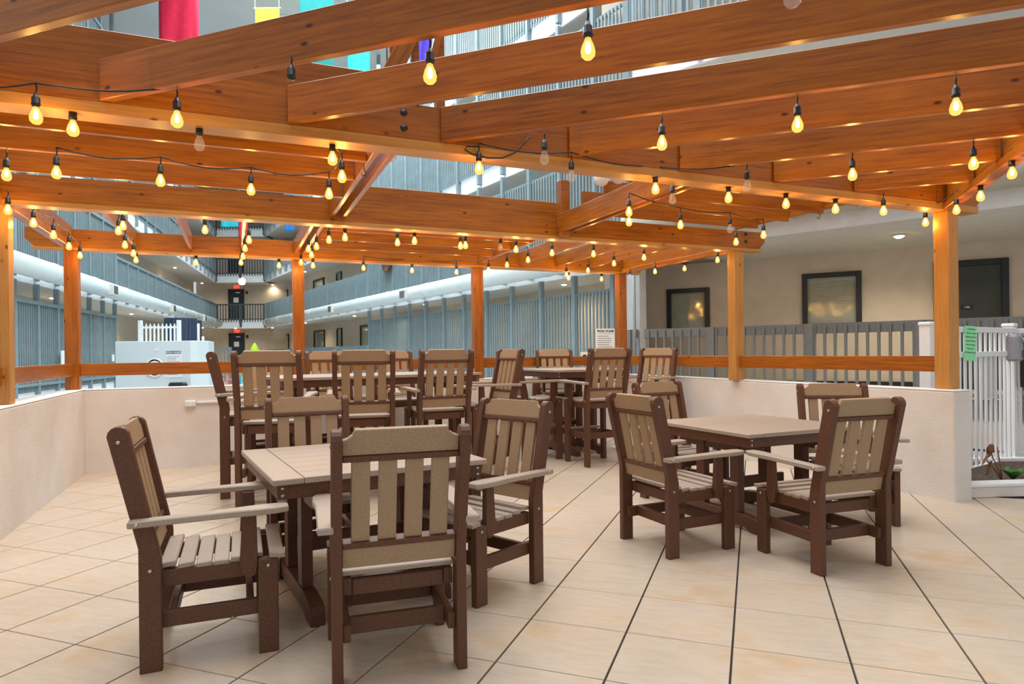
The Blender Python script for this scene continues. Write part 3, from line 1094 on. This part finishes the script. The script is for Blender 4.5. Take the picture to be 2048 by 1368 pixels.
S2 = 3.16
downlight(1798, 471, S2, 'warm recessed downlight in the soffit above the near right walkway', 170)
for k, (px, py, zz) in enumerate(((104, 595, S2), (263, 627, S2), (1128, 568, S2), (851, 608, S2), (709, 631, S2), (611, 645, S2), (545, 655, S2), (405, 655, S2), (471, 656, S2), (350, 535, 6.16), (404, 566, 6.16), (610, 543, 6.16), (545, 569, 6.16))):
    downlight(px, py, zz, 'warm recessed downlight, %s along the %s' % (('first from the left wooden post', 'second from the left wooden post', 'behind the tall slat screen', 'above the right slat screen', 'above the low right railing', 'above the right far windows', 'right of the far ground floor door', 'left of the far ground floor door', 'over the far ground floor door', 'nearest on the left', 'farther on the left', 'nearest on the right', 'farther on the right')[k], 'second floor gallery soffit' if zz > 5 else 'ground floor gallery soffit'), 70 if zz > 5 else 120)

# ------------------------------------------------------------ white pool structure behind the wall on the left
TZ = 16.0
x0, x1 = ray(231, 720)[0] * TZ, ray(385, 720)[0] * TZ
tubH = 1.77
tub = empty('spa_enclosure', ((x0 + x1) / 2, TZ, 0), 0, 'white rounded pool equipment enclosure behind the low wall on the left', 'enclosure')
pts = [(x0, TZ), (x1 - 0.05, TZ), (x1 + 0.10, TZ + 0.12), (x1 + 0.17, TZ + 0.5), (x1 - 0.2, TZ + 1.6), (x0 - 0.5, TZ + 1.6)]
pts = [(a - (x0 + x1) / 2, b2 - TZ) for a, b2 in pts]
me = prism_me(pts, tubH, 'tub_white', 'Z', 0.01, key='tub')
link('body', me, tub, (0, 0, tubH / 2))


def tub_px(px, py):
    r = ray(px, py)
    return Vector((r[0] * TZ - (x0 + x1) / 2, -0.01, EYE + r[2] * TZ))


ringm = lathe_me(((0.20, 0.0), (0.24, 0.0), (0.24, 0.03), (0.20, 0.03), (0.20, 0.0)), 'white_vinyl', 20)
link('port_ring', ringm, tub, tub_px(310, 735), (PI / 2, 0, 0))
link('port_lid', lathe_me(((0.0, 0.02), (0.16, 0.02), (0.17, 0.0), (0.0, 0.0)), 'white_vinyl', 20), tub, tub_px(310, 735), (PI / 2, 0, 0))
box('switch_plate', tub_px(314, 699), (0.08, 0.02, 0.08), 'white_vinyl', tub)
hb_ = tag(box('hose_bundle', (ray(356, 770)[0] * 15.7, 15.7, EYE + ray(356, 768)[2] * 15.7 - 0.04), (0.40, 0.2, 0.16), 'black_plastic', bevel=0.04), 'black bundle lying in front of the white enclosure', 'bundle')
box('stand', (0, 0, -0.35), (0.1, 0.1, 0.55), 'black_plastic', hb_)


def sign(name, c, w, h, rz, label, header_bg, header_col, title, nlines, posts=0):
    o = tag(box(name, c, (w, 0.012, h), 'sign_white', rot=rz, bevel=0.002), label, 'sign')
    if header_bg:
        box('header', (0, -0.0065, h / 2 - 0.07 * h), (w * 0.94, 0.003, h * 0.11), header_bg, o)
    else:
        box('header_line', (0, -0.0065, h / 2 - 0.16 * h), (w * 0.9, 0.002, h * 0.006), 'ink', o)
    link('title', text_me(title, w * 0.155, header_col, bold=0.002), o, (0, -0.0095, h / 2 - 0.075 * h), (PI / 2, 0, 0))
    rnd = random.Random(len(title) + nlines)
    for k in range(nlines):
        ww = w * rnd.uniform(0.55, 0.82)
        box('text_line', (-w * 0.42 + ww / 2, -0.0065, h / 2 - h * 0.23 - k * h * 0.72 / nlines), (ww, 0.002, h * 0.012), 'ink', o)
    return o


c = tub_px(348, 728) + Vector(((x0 + x1) / 2, TZ, 0))
sign('rules_sign', (c.x, c.y, c.z), 0.39, 0.66, 0, 'white sign with navy header reading POOL RULES on the white enclosure', 'sign_navy', 'sign_white', 'POOL RULES', 12)
# picket fence on top of the enclosure
pf = empty('picket_fence', (ray(318, 680)[0] * 16.6, 16.6, tubH), 0, 'short white picket fence on top of the white enclosure', 'fence')
for px in (281, 358):
    box('post', (ray(px, 680)[0] * 16.6 - pf.location.x, 0, 0.27), (0.085, 0.085, 0.54), 'white_vinyl', pf, 0, 0.005)
for zz in (0.36,):
    box('rail', (0, 0.0, zz), (0.94, 0.03, 0.05), 'white_vinyl', pf)
pk = prism_me([(-0.022, 0), (0.022, 0), (0.022, 0.40), (0, 0.46), (-0.022, 0.40)], 0.018, 'white_vinyl', 'Y', 0, key='pk')
for k in range(9):
    link('picket', pk, pf, (-0.41 + k * 0.103, -0.026, 0.0))
for px, top, dpt, lab in ((362, 637, 17.9, 'dark navy mesh-covered drum behind the white picket fence'), (388, 641, 18.6, 'smaller dark navy mesh drum at the right end of the white enclosure')):
    zt = EYE + ray(px, top)[2] * dpt
    r_ = 0.40 if px == 362 else 0.2
    dr = empty('mesh_drum', (ray(px, 660)[0] * dpt, dpt, 0), 0, lab, 'drum', 'navy drums')
    link('drum', lathe_me(((r_, 0.0), (r_, zt), (r_ * 0.3, zt + 0.02), (0.0, zt + 0.02)), 'navy_mesh', 24, smooth=False), dr)
    bmr = bmesh.new()
    for k in range(24):
        a = 2 * PI * k / 24
        add_box(bmr, (r_ * 1.01 * math.cos(a), r_ * 1.01 * math.sin(a), zt / 2), (0.012, 0.012, zt), a)
    tag(link('mesh_wires', finish(bmr, 'wires', 'slat_dark'), dr), kind='stuff')
for px, z_ in ((397, 0.55), (406, 0.3)):
    zt = 0.45 if px == 397 else 0.12
    tag(link('white_pipe', lathe_me(((0.03, 0.0), (0.03, zt), (0.0, zt)), 'white_vinyl', 10), None, (ray(px, 680)[0] * 16.7, 16.7, tubH)), 'white pipe stub rising %s on the white enclosure' % ('taller, beside the navy drum' if px == 397 else 'shorter, near its right end'), 'pipe')

# notices on the left screen
for px, py, w_, h_, lab in ((115, 716, 0.24, 0.38, 'narrow white notice on the left slat screen, beside the wooden post'), (218, 716, 0.22, 0.22, 'small white notice at the right end of the left slat screen')):
    t = on_line(px, LP, LD, py)
    q = lp(LP, LD, t)
    q = (q[0] + lo[0] * 0.12, q[1] + lo[1] * 0.12)
    zz = EYE + ray(px, py)[2] * q[1]
    o = tag(box('notice', (q[0], q[1], zz), (w_, 0.01, h_), 'sign_white', rot=math.atan2(-LD[1], -LD[0]) - PI), lab, 'sign', 'screen notices')
# pool rules sign by the back right post
zz = 11.6
c = Vector((ray(1211, 690)[0] * zz, zz, EYE + ray(1211, 690)[2] * zz))
so_ = sign('rules_sign', c, 0.34, 0.58, 0.12, 'white sign with dark title reading POOL RULES beside the far right wooden post', None, 'ink', 'POOL RULES', 11)
box('sign_post', (0, 0.03, -(c.z + 0.03) / 2), (0.05, 0.04, c.z + 0.03), 'slat_grey', so_)
zz = 11.2
c = Vector((ray(1169, 713)[0] * zz, zz, EYE + ray(1169, 713)[2] * zz))
ns = tag(box('notice', c, (0.13, 0.01, 0.16), 'sign_white', rot=0.1), 'tiny white notice with a round black symbol above the back rail', 'sign')
link('symbol', lathe_me(((0.03, 0.0), (0.045, 0.0), (0.045, 0.003), (0.03, 0.003), (0.03, 0.0)), 'ink', 20), ns, (0, -0.006, -0.01), (PI / 2, 0, 0))
box('stake', (0, 0.02, -(c.z + 0.03) / 2), (0.03, 0.03, c.z + 0.03), 'slat_grey', ns)

# closed lime parasol and small railing far away
zz = 33.0
x = ray(509, 680)[0] * zz
pr = empty('parasol', (x, zz, 0.0), 0, 'closed lime green parasol standing near the far end', 'parasol')
link('canopy', lathe_me(((0.0, 2.02), (0.06, 1.98), (0.17, 1.78), (0.33, 1.45), (0.15, 1.42), (0.17, 0.95), (0.0, 0.95)), 'lime_cloth', 12), pr)
link('pole', lathe_me(((0.025, 0.0), (0.025, 2.05), (0.0, 2.05)), 'grey_plastic', 8), pr)
railing('deck_railing', (ray(426, 700)[0] * 24, 24), (ray(460, 700)[0] * 24, 24), 0.55, 1.15, 'slat_grey', 'short grey railing seen beside the leftmost bar chair', bay=0.7, w=0.04, gap=0.07, group='deck railings')
tb = empty('toy_rack', (ray(466, 770)[0] * 19.5, 19.5, 0), 0, 'red and turquoise pool toy rack behind the leftmost bar chair', 'rack')
for k in range(4):
    box('bar', (0, 0, 0.2 + k * 0.16), (0.34, 0.05, 0.045), 'rose_plastic', tb)
box('side', (-0.17, 0, 0.4), (0.05, 0.06, 0.8), 'rose_plastic', tb)
box('panel', (0.12, 0.06, 0.4), (0.18, 0.05, 0.8), 'banner_cyan', tb)

# round brown clock on the second floor railing of the right gallery
t = on_line(782, RP, RD, 522)
q = lp(RP, RD, t)
q = (q[0] + ro[0] * 0.15, q[1] + ro[1] * 0.15)
zz = EYE + ray(782, 521)[2] * q[1]
ck = empty('wall_clock', (q[0], q[1], zz), math.atan2(-RD[1], -RD[0]), 'round dark brown clock hung on the second floor slats, half hidden by the beam', 'clock')
link('case', lathe_me(((0.0, 0.0), (0.46, 0.0), (0.46, 0.05), (0.40, 0.06), (0.38, 0.03), (0.0, 0.03)), 'clock_brown', 28), ck, (0, 0, 0), (PI / 2, 0, 0))
link('hub', lathe_me(((0.0, 0.0), (0.06, 0.0), (0.06, 0.05), (0.0, 0.05)), 'steel', 14), ck, (0, 0, 0), (PI / 2, 0, 0))

# ------------------------------------------------------------ hanging banners
def banner(px0, px1, py0, py1, depth, mat, label, yaw=0.0):
    A = Vector((ray(px0, 0)[0] * depth, depth))
    Bx = ray(px1, 0)[0] * depth
    z1 = EYE + ray((px0 + px1) / 2, py0)[2] * depth
    z0 = EYE + ray((px0 + px1) / 2, py1)[2] * depth
    w = Bx - A.x
    bm = bmesh.new()
    nx, nz = 10, 10
    g = [[bm.verts.new((-w / 2 + w * i / nx, 0.025 * math.sin(i * 1.3 + j * 0.35) * (1 + 0.4 * math.sin(j)), (z0 - z1) * j / nz)) for j in range(nz + 1)] for i in range(nx + 1)]
    for i in range(nx):
        for j in range(nz):
            bm.faces.new((g[i][j], g[i + 1][j], g[i + 1][j + 1], g[i][j + 1]))
    me = finish(bm, 'banner', mat, True)
    o = tag(link('banner', me, None, ((A.x + Bx) / 2, depth, z1)), label, 'banner', 'hanging banners')
    md = o.modifiers.new('thick', 'SOLIDIFY')
    md.thickness = 0.01
    link('hem_rod', tube_me([(-w / 2 - 0.05, 0, 0), (w / 2 + 0.05, 0, 0)], 0.015, 'white_paint', 6), o)
    if z1 < CEIL:
        for s in (-1, 1):
            link('cord', tube_me([(s * w / 2, 0, 0), (s * w / 2, 0, CEIL - z1)], 0.008, 'white_paint', 4), o)
    return o


banner(317, 397, -80, 150, 19.0, 'banner_red', 'large red banner hanging at upper left')
banner(510, 558, 16, 130, 20.5, 'banner_yellow', 'yellow banner hanging between the red and the teal one')
banner(598, 667, -70, 160, 18.5, 'banner_teal', 'teal banner hanging right of the yellow one')
banner(694, 738, 60, 372, 19.0, 'banner_cyan', 'long bright cyan banner in front of the right gallery')
banner(834, 862, 70, 150, 17.0, 'banner_purple', 'purple banner seen between the raised timber braces')
banner(152, 171, 20, 90, 20.0, 'banner_blue', 'blue banner peeking between beams at far upper left')
banner(436, 475, 425, 455, 34.0, 'banner_cyan', 'far turquoise banner near the end of the atrium')
banner(472, 491, 420, 478, 33.0, 'banner_red', 'far narrow red banner near the end of the atrium')
banner(565, 583, 430, 462, 30.0, 'banner_blue', 'far small blue banner near the right gallery')

# white globe lamps above the open bay
for k, (px, py, r_) in enumerate(((776, 305, 0.085), (1203, 358, 0.075), (1237, 352, 0.08))):
    dpt = 5.6 if k == 0 else 6.6
    c = Vector((ray(px, py)[0] * dpt, dpt, EYE + ray(px, py)[2] * dpt))
    prof = [(r_ * math.sin(PI * i / 10), -r_ * math.cos(PI * i / 10)) for i in range(11)]
    o = tag(link('globe_lamp', lathe_me(tuple(prof), 'white_paint', 18), None, c), 'white globe pendant %s' % ('at the left corner of the open bay', 'left one of the pair at the right cross beam', 'right one of the pair at the right cross beam')[k], 'lamp', 'white globes')
    link('cord', tube_me([(0, 0, r_), (0, 0, 1.4)], 0.006, 'black_plastic', 5), o)

# ------------------------------------------------------------ outlet and raceway on the back wall
pW = W(0, VB - 0.012)
uo = row_u(381, VB - 0.02, 806)
zo = EYE + ray(381, 807)[2] * W(uo, VB - 0.02).y
ot = tag(box('outlet', W(uo, VB - 0.02, zo), (0.12, 0.04, 0.075), 'white_vinyl', rot=AU, bevel=0.006), 'white double power outlet on the back stucco wall', 'outlet')
for s in (-1, 1):
    box('socket', (s * 0.028, -0.021, 0), (0.03, 0.004, 0.035), 'sign_white', ot)
    for q in (-1, 1):
        box('slot', (s * 0.028 + q * 0.006, -0.0235, 0.004), (0.002, 0.002, 0.009), 'ink', ot)
box('raceway', (1.3, 0.005, 0.012), (2.46, 0.02, 0.028), 'white_vinyl', ot, 0, 0.003)

# ------------------------------------------------------------ white gate, lock box, notice
ga, gb = at_h(1905, 962, 0.0), at_h(2034, 928, 0.0)
gd = Vector((gb.x - ga.x, gb.y - ga.y))
GL = gd.length
ang = math.atan2(gd.y, gd.x)
gp = at_h(1857, 965, 0.0)
gate = empty('gate', (ga.x, ga.y, 0.0), ang, 'white vinyl picket gate at the right, ajar behind the wall end', 'gate')
GH = 1.62
for zz in (0.07, 1.32, GH - 0.03):
    box('rail', (GL / 2, 0, zz), (GL, 0.04, 0.06), 'white_vinyl', gate, 0, 0.005)
npk = 13
for k in range(npk):
    box('picket', (GL * (k + 0.5) / npk, -0.0, (GH) / 2), (0.035, 0.022, GH - 0.06), 'white_vinyl', gate, 0, 0.003)
box('screen_panel', (GL * 0.58, 0.03, 1.06), (0.34, 0.012, 0.5), 'white_vinyl', gate, 0, 0.003)


def vpost(px, pt, lab):
    o = empty('fence_post', (pt.x, pt.y, 0), ang, lab, 'post', 'white fence posts')
    box('shaft', (0, 0, 0.82), (0.115, 0.115, 1.64), 'white_vinyl', o, 0, 0.006)
    box('cap', (0, 0, 1.66), (0.135, 0.135, 0.045), 'white_vinyl', o, 0, 0.012)
    return o


vpost(1857, at_h(1857, 950, 0.0) + Vector((0, 0.0, 0)), 'white fence post just left of the front right wooden post')
vpost(2038, gb + Vector((0.02, 0.12, 0)), 'white fence post at the right edge carrying the grey lock box')
pp = gb + Vector((0.02, 0.12, 0))
lk = tag(box('lock_box', (gb.x - 0.14, gb.y - 0.16, 1.385), (0.19, 0.13, 0.31), 'grey_plastic', rot=ang, bevel=0.025), 'grey keypad lock box on the white fence', 'lock')
box('hood', (0.08, -0.07, 0.09), (0.1, 0.08, 0.05), 'grey_plastic', lk, (0.4, 0, 0), 0.01)
box('keypad', (0.05, -0.067, -0.07), (0.05, 0.006, 0.09), 'ink', lk, 0, 0.002)
lt = tag(box('gate_latch', (gb.x + 0.14, gb.y + 0.03, 1.22), (0.09, 0.09, 0.62), 'black_plastic', rot=ang, bevel=0.01), 'black gate latch right of the grey lock box', 'latch')
# second fence panel right of the post
f2 = empty('picket_fence', (pp.x + 0.06, pp.y + 0.02, 0), ang - 0.5, 'white picket fence panel cut by the right edge of the picture', 'fence')
for zz in (0.09, 1.32, GH - 0.03):
    box('rail', (0.6, 0, zz), (1.2, 0.04, 0.06), 'white_vinyl', f2, 0, 0.005)
for k in range(11):
    box('picket', (0.08 + k * 0.11, 0, GH / 2), (0.035, 0.022, GH - 0.06), 'white_vinyl', f2, 0, 0.003)
# green notice tied to the gate
tg = on_line(1931, (ga.x, ga.y), (gd.x / GL, gd.y / GL), 690)
gq = (ga.x + gd.x / GL * tg, ga.y + gd.y / GL * tg)
c = Vector((gq[0] + 0.0, gq[1] - 0.075, EYE + ray(1931, 687)[2] * gq[1]))
gn = tag(box('notice', c, (0.15, 0.004, 0.37), 'paper_green', rot=(0, 0.07, 0.22)), 'bright green paper notice hung on the white gate beside the wooden post', 'sign')
for k, s in enumerate(('ATTENTION', 'Parents - Guests', 'Children under 14', 'cannot be left in', 'Pool area alone.', 'There is no', 'Life Guard present.')):
    link('lettering', text_me(s, 0.0185, 'ink', 'CENTER', 0.0003), gn, (0, -0.003, 0.15 - k * 0.041), (PI / 2, 0, 0))
for s in (-1, 1):
    link('tie', tube_me([(s * 0.045, 0, 0.15), (s * 0.045, 0.05, 0.19), (s * 0.045, 0.09, 0.17)], 0.004, 'black_plastic', 5), gn)

# ------------------------------------------------------------ planter bed
cA = W(UR + WT + 0.06, VE + 0.12)
edge = Vector((0.96, 0.10, 0)).normalized()
pang = math.atan2(edge.y, edge.x)
bed = empty('planter', cA, pang, 'low white-edged planter bed of bark mulch at the wall end', 'planter')
box('curb', (1.3, 0.0, 0.05), (2.6, 0.14, 0.10), 'stucco', bed, 0, 0.008)
box('curb_cap', (1.3, 0.0, 0.115), (2.62, 0.16, 0.03), 'white_paint', bed, 0, 0.004)
box('curb_cap', (1.5, 1.25, 0.10), (2.6, 0.1, 0.05), 'white_paint', bed, -0.1, 0.004)
box('mulch', (1.35, 0.64, 0.045), (2.6, 1.16, 0.09), 'mulch', bed)


def leaf(bm, base, d, L, w, droop):
    n = 5
    side = Vector((-d.y, d.x, 0)).normalized()
    prev = None
    for i in range(n + 1):
        t = i / n
        p = base + d * (L * t) + Vector((0, 0, -droop * t * t))
        ww = w * math.sin(PI * (0.12 + 0.86 * t))
        a, b2 = bm.verts.new(p + side * ww + Vector((0, 0, 0.2 * ww))), bm.verts.new(p - side * ww + Vector((0, 0, 0.2 * ww)))
        m_ = bm.verts.new(p)
        if prev:
            bm.faces.new((prev[0], a, m_, prev[2]))
            bm.faces.new((prev[2], m_, b2, prev[1]))
        prev = (a, b2, m_)


def plant(pt, mat, label, leaves, stems):
    o = empty('potted_plant' if False else 'bedding_plant', pt, 0, label, 'plant', 'bedding plants')
    for (dx, dy, hgt) in stems:
        link('stem', tube_me([(0, 0, 0), (dx * 0.5, dy * 0.5, hgt * 0.6), (dx, dy, hgt)], 0.006, mat, 5), o)
    for (bx, by, bz, a, el, L, w, dr) in leaves:
        bm = bmesh.new()
        d = Vector((math.cos(a) * math.cos(el), math.sin(a) * math.cos(el), math.sin(el)))
        leaf(bm, Vector((bx, by, bz)), d, L, w, dr)
        l_ = link('leaf', finish(bm, 'leaf', mat, True), o)
        md = l_.modifiers.new('thick', 'SOLIDIFY')
        md.thickness = 0.003
    return o


pA = at_h(2004, 962, 0.09)
pB = at_h(2026, 962, 0.09)
plant(pA, 'leaf_dead', 'withered brown plant with curled leaves in the planter', [(-0.12, 0, 0.27, 2.8, -1.0, 0.12, 0.035, 0.02), (-0.10, 0, 0.20, 3.0, -1.2, 0.14, 0.03, 0.02), (-0.10, 0.0, 0.36, 1.6, -1.3, 0.14, 0.04, 0.0)], [(-0.1, 0, 0.26), (-0.03, 0.02, 0.33), (-0.14, 0.01, 0.2)])
plant(pB, 'leaf_green', 'small leafy green plant in the planter', [(0, 0, 0.02, a, 0.85, 0.2, 0.04, 0.05) for a in (0.2, 1.3, 2.3, 3.4, 4.4, 5.4)], [(0.02, 0, 0.1)])
plant(pB + Vector((0.28, 0.1, 0)), 'leaf_green', 'sprawling green plant at the right edge of the planter', [(0, 0, 0.02, a, 0.6, 0.2, 0.035, 0.06) for a in (0.5, 1.6, 2.7, 3.8, 5.0)], [(0.02, 0, 0.08)])

# ------------------------------------------------------------ string lights
BG = lathe_me(((0.011, 0.0), (0.013, -0.012), (0.024, -0.036), (0.0295, -0.058), (0.027, -0.076), (0.016, -0.088), (0.0, -0.092)), 'bulb_lit', 14)
BC = lathe_me(((0.0112, 0.0), (0.013, -0.012), (0.024, -0.036), (0.0295, -0.058), (0.027, -0.076), (0.016, -0.088), (0.0, -0.092)), 'bulb_clear', 14)
SK = lathe_me(((0.0, 0.062), (0.008, 0.06), (0.013, 0.045), (0.0185, 0.04), (0.0185, 0.014), (0.0205, 0.012), (0.0205, 0.002), (0.017, -0.006), (0.0, -0.006)), 'black_plastic', 12)
DW = tube_me([(0, 0, 0.06), (0.003, 0.002, 0.085), (0, 0, 0.112)], 0.0042, 'black_plastic', 5)
BH = 2.585                     # bulb centre height below the beams
ENERGY = 6.0
emit('filament_glow', (1.0, 0.80, 0.42), 16)
FG = lathe_me(((0.0, -0.018), (0.007, -0.022), (0.012, -0.045), (0.010, -0.062), (0.0, -0.068)), 'filament_glow', 8)


def string(label, bulbs, cord=True, sag=0.03):
    pts = []
    first = at_h(bulbs[0][0], bulbs[0][1], BH)
    o = empty('string_lights', first, 0, label, 'string lights', 'strings of bulbs on the pergola')
    O = Vector(first)
    for b_ in bulbs:
        px, py = b_[0], b_[1]
        mode = b_[2] if len(b_) > 2 else 'l'
        c = at_h(px, py, BH)
        s = link('socket', SK, o, c - O + Vector((0, 0, 0.052)))
        link('drop_wire', DW, s)
        if mode != 'n':
            link('bulb', BG if mode == 'l' else BC, s, (0, 0, 0))
        if mode == 'l':
            link('filament', FG, s)
            L = bpy.data.lights.new('filament', 'POINT')
            L.energy = ENERGY
            L.color = (1.0, 0.58, 0.20)
            L.shadow_soft_size = 0.008
            lo_ = bpy.data.objects.new('filament_light', L)
            COL.objects.link(lo_)
            lo_.parent = s
            lo_.location = (0, 0, -0.078)
        else:
            if mode == 'u':
                link('filament', tube_me([(-0.006, 0, -0.015), (-0.008, 0, -0.055), (0.008, 0, -0.055), (0.006, 0, -0.015)], 0.0012, 'steel', 4), s)
        pts.append(c - O + Vector((0, 0, 0.164)))
    if cord and len(pts) > 1:
        pl = []
        for i in range(len(pts) - 1):
            a, b2 = pts[i], pts[i + 1]
            for k in range(6):
                t = k / 6
                p = a.lerp(b2, t)
                p.z -= sag * math.sin(PI * t)
                pl.append(p)
        pl.append(pts[-1])
        link('cord', tube_me(pl, 0.0052, 'black_plastic', 5), o)
    return o


string('string of bulbs along the pale front beam, from the left edge to the middle', [(-120, 228), (72, 233), (354, 240)])
string('string of bulbs along the pale front beam, right of the middle, two of them unlit', [(958, 337), (1143, 353, 'u'), (1311, 378), (1494, 372, 'u')])
string('string of bulbs across the left bay on the second beam', [(113, 346), (321, 362), (502, 380), (658, 388), (684, 354), (665, 318)], sag=0.04)
string('bulbs behind the front beam at upper left, one unlit', [(146, 258), (399, 288, 'u')], cord=False)
string('bulbs by the front left wooden post', [(13, 350), (16, 420)], cord=False)
string('bulbs under the three nearest rafters, with one empty socket', [(583, 180, 'n'), (860, 150), (1176, 100), (1585, -8, 'u')], cord=False)
string('bulbs under the middle rafters, one unlit', [(1089, 316, 'u'), (1324, 287), (1595, 250), (1912, 215)], cord=False)
string('bulbs under the rear diagonal rafters', [(1705, 350), (1947, 328)], cord=False)
string('string of bulbs along the cut corner at right', [(1851, 445), (1913, 420), (1961, 393), (2024, 347), (2110, 300)])
string('bulbs in the right bay just under the front beam', [(1345, 398, 'u'), (1457, 396), (1572, 408), (1671, 418), (1767, 422)], cord=False)
string('string of bulbs on the second beam at right, one unlit', [(1258, 424), (1361, 450), (1460, 458, 'u'), (1527, 470)], sag=0.02)
string('bulbs at the second right wooden post', [(1258, 444), (1472, 484)], cord=False)
string('string of bulbs on the left edge joist', [(67, 446), (107, 470), (138, 493), (160, 511)])
string('string of bulbs on the first back left joist', [(246, 452), (237, 462), (250, 490), (267, 507), (272, 520)])
string('bulbs hung between the back left joists', [(410, 460), (392, 525)], cord=False)
string('string of bulbs on the third back left joist', [(498, 480), (490, 497), (486, 513), (482, 525)])
string('string of bulbs around the middle wooden post', [(558, 531), (602, 525), (617, 498), (633, 493), (623, 510), (626, 531)], cord=False)
string('string of bulbs along the underside of the second beam, middle stretch', [(658, 480), (795, 485), (921, 492), (1032, 499), (1104, 506), (1187, 508), (1288, 515), (1435, 520)], cord=False)
string('bulbs under the back joists of the middle bay', [(690, 475), (829, 482), (931, 491)], cord=False)
string('string of bulbs along the back beam', [(727, 536), (824, 541), (913, 544), (977, 540), (1014, 530), (1056, 520)], sag=0.02)
string('string of bulbs at the back right post, one unlit', [(1133, 549), (1137, 556), (1176, 541), (1203, 558), (1228, 527)], cord=False)
string('string of bulbs along the back right edge', [(1260, 553, 'u'), (1310, 543), (1369, 537)], cord=False)
string('bulb hung at the back joist, unlit', [(1001, 495, 'u')], cord=False)

# spare loop of cable tied to the front beam
lpz = []
for k, (px, py) in enumerate(((958, 293), (935, 292), (929, 299), (945, 309), (975, 316), (1005, 316), (1030, 305), (1050, 285), (1058, 274))):
    u_ = row_u(px, V1 - 0.11, py)
    q = W(u_, V1 - 0.11)
    lpz.append((q.x, q.y, EYE + ray(px, py)[2] * q.y))
tag(link('cable_loop', tube_me(lpz, 0.006, 'black_plastic', 6)), 'spare loop of black cable hanging on the pale front beam', 'cable')
for px, py, v_, lab in ((728, 345, V1 + 1.3, 'small wire hook under the left cross beam of the open bay'), (1638, 432, V1 + 1.2, 'small wire hook under the right edge beam')):
    r_ = ray(px, py)
    tt = 1.22 / r_[2]
    c = Vector((r_[0] * tt, tt, EYE + 1.22))
    hk = [(0, 0, 0.06), (0, 0, 0.02), (0.012, 0, 0.0), (0.006, 0, -0.022), (-0.012, 0, -0.02), (-0.016, 0, -0.004)]
    tag(link('hook', tube_me(hk, 0.0035, 'black_plastic', 6), None, c), lab, 'hook', 'wire hooks')
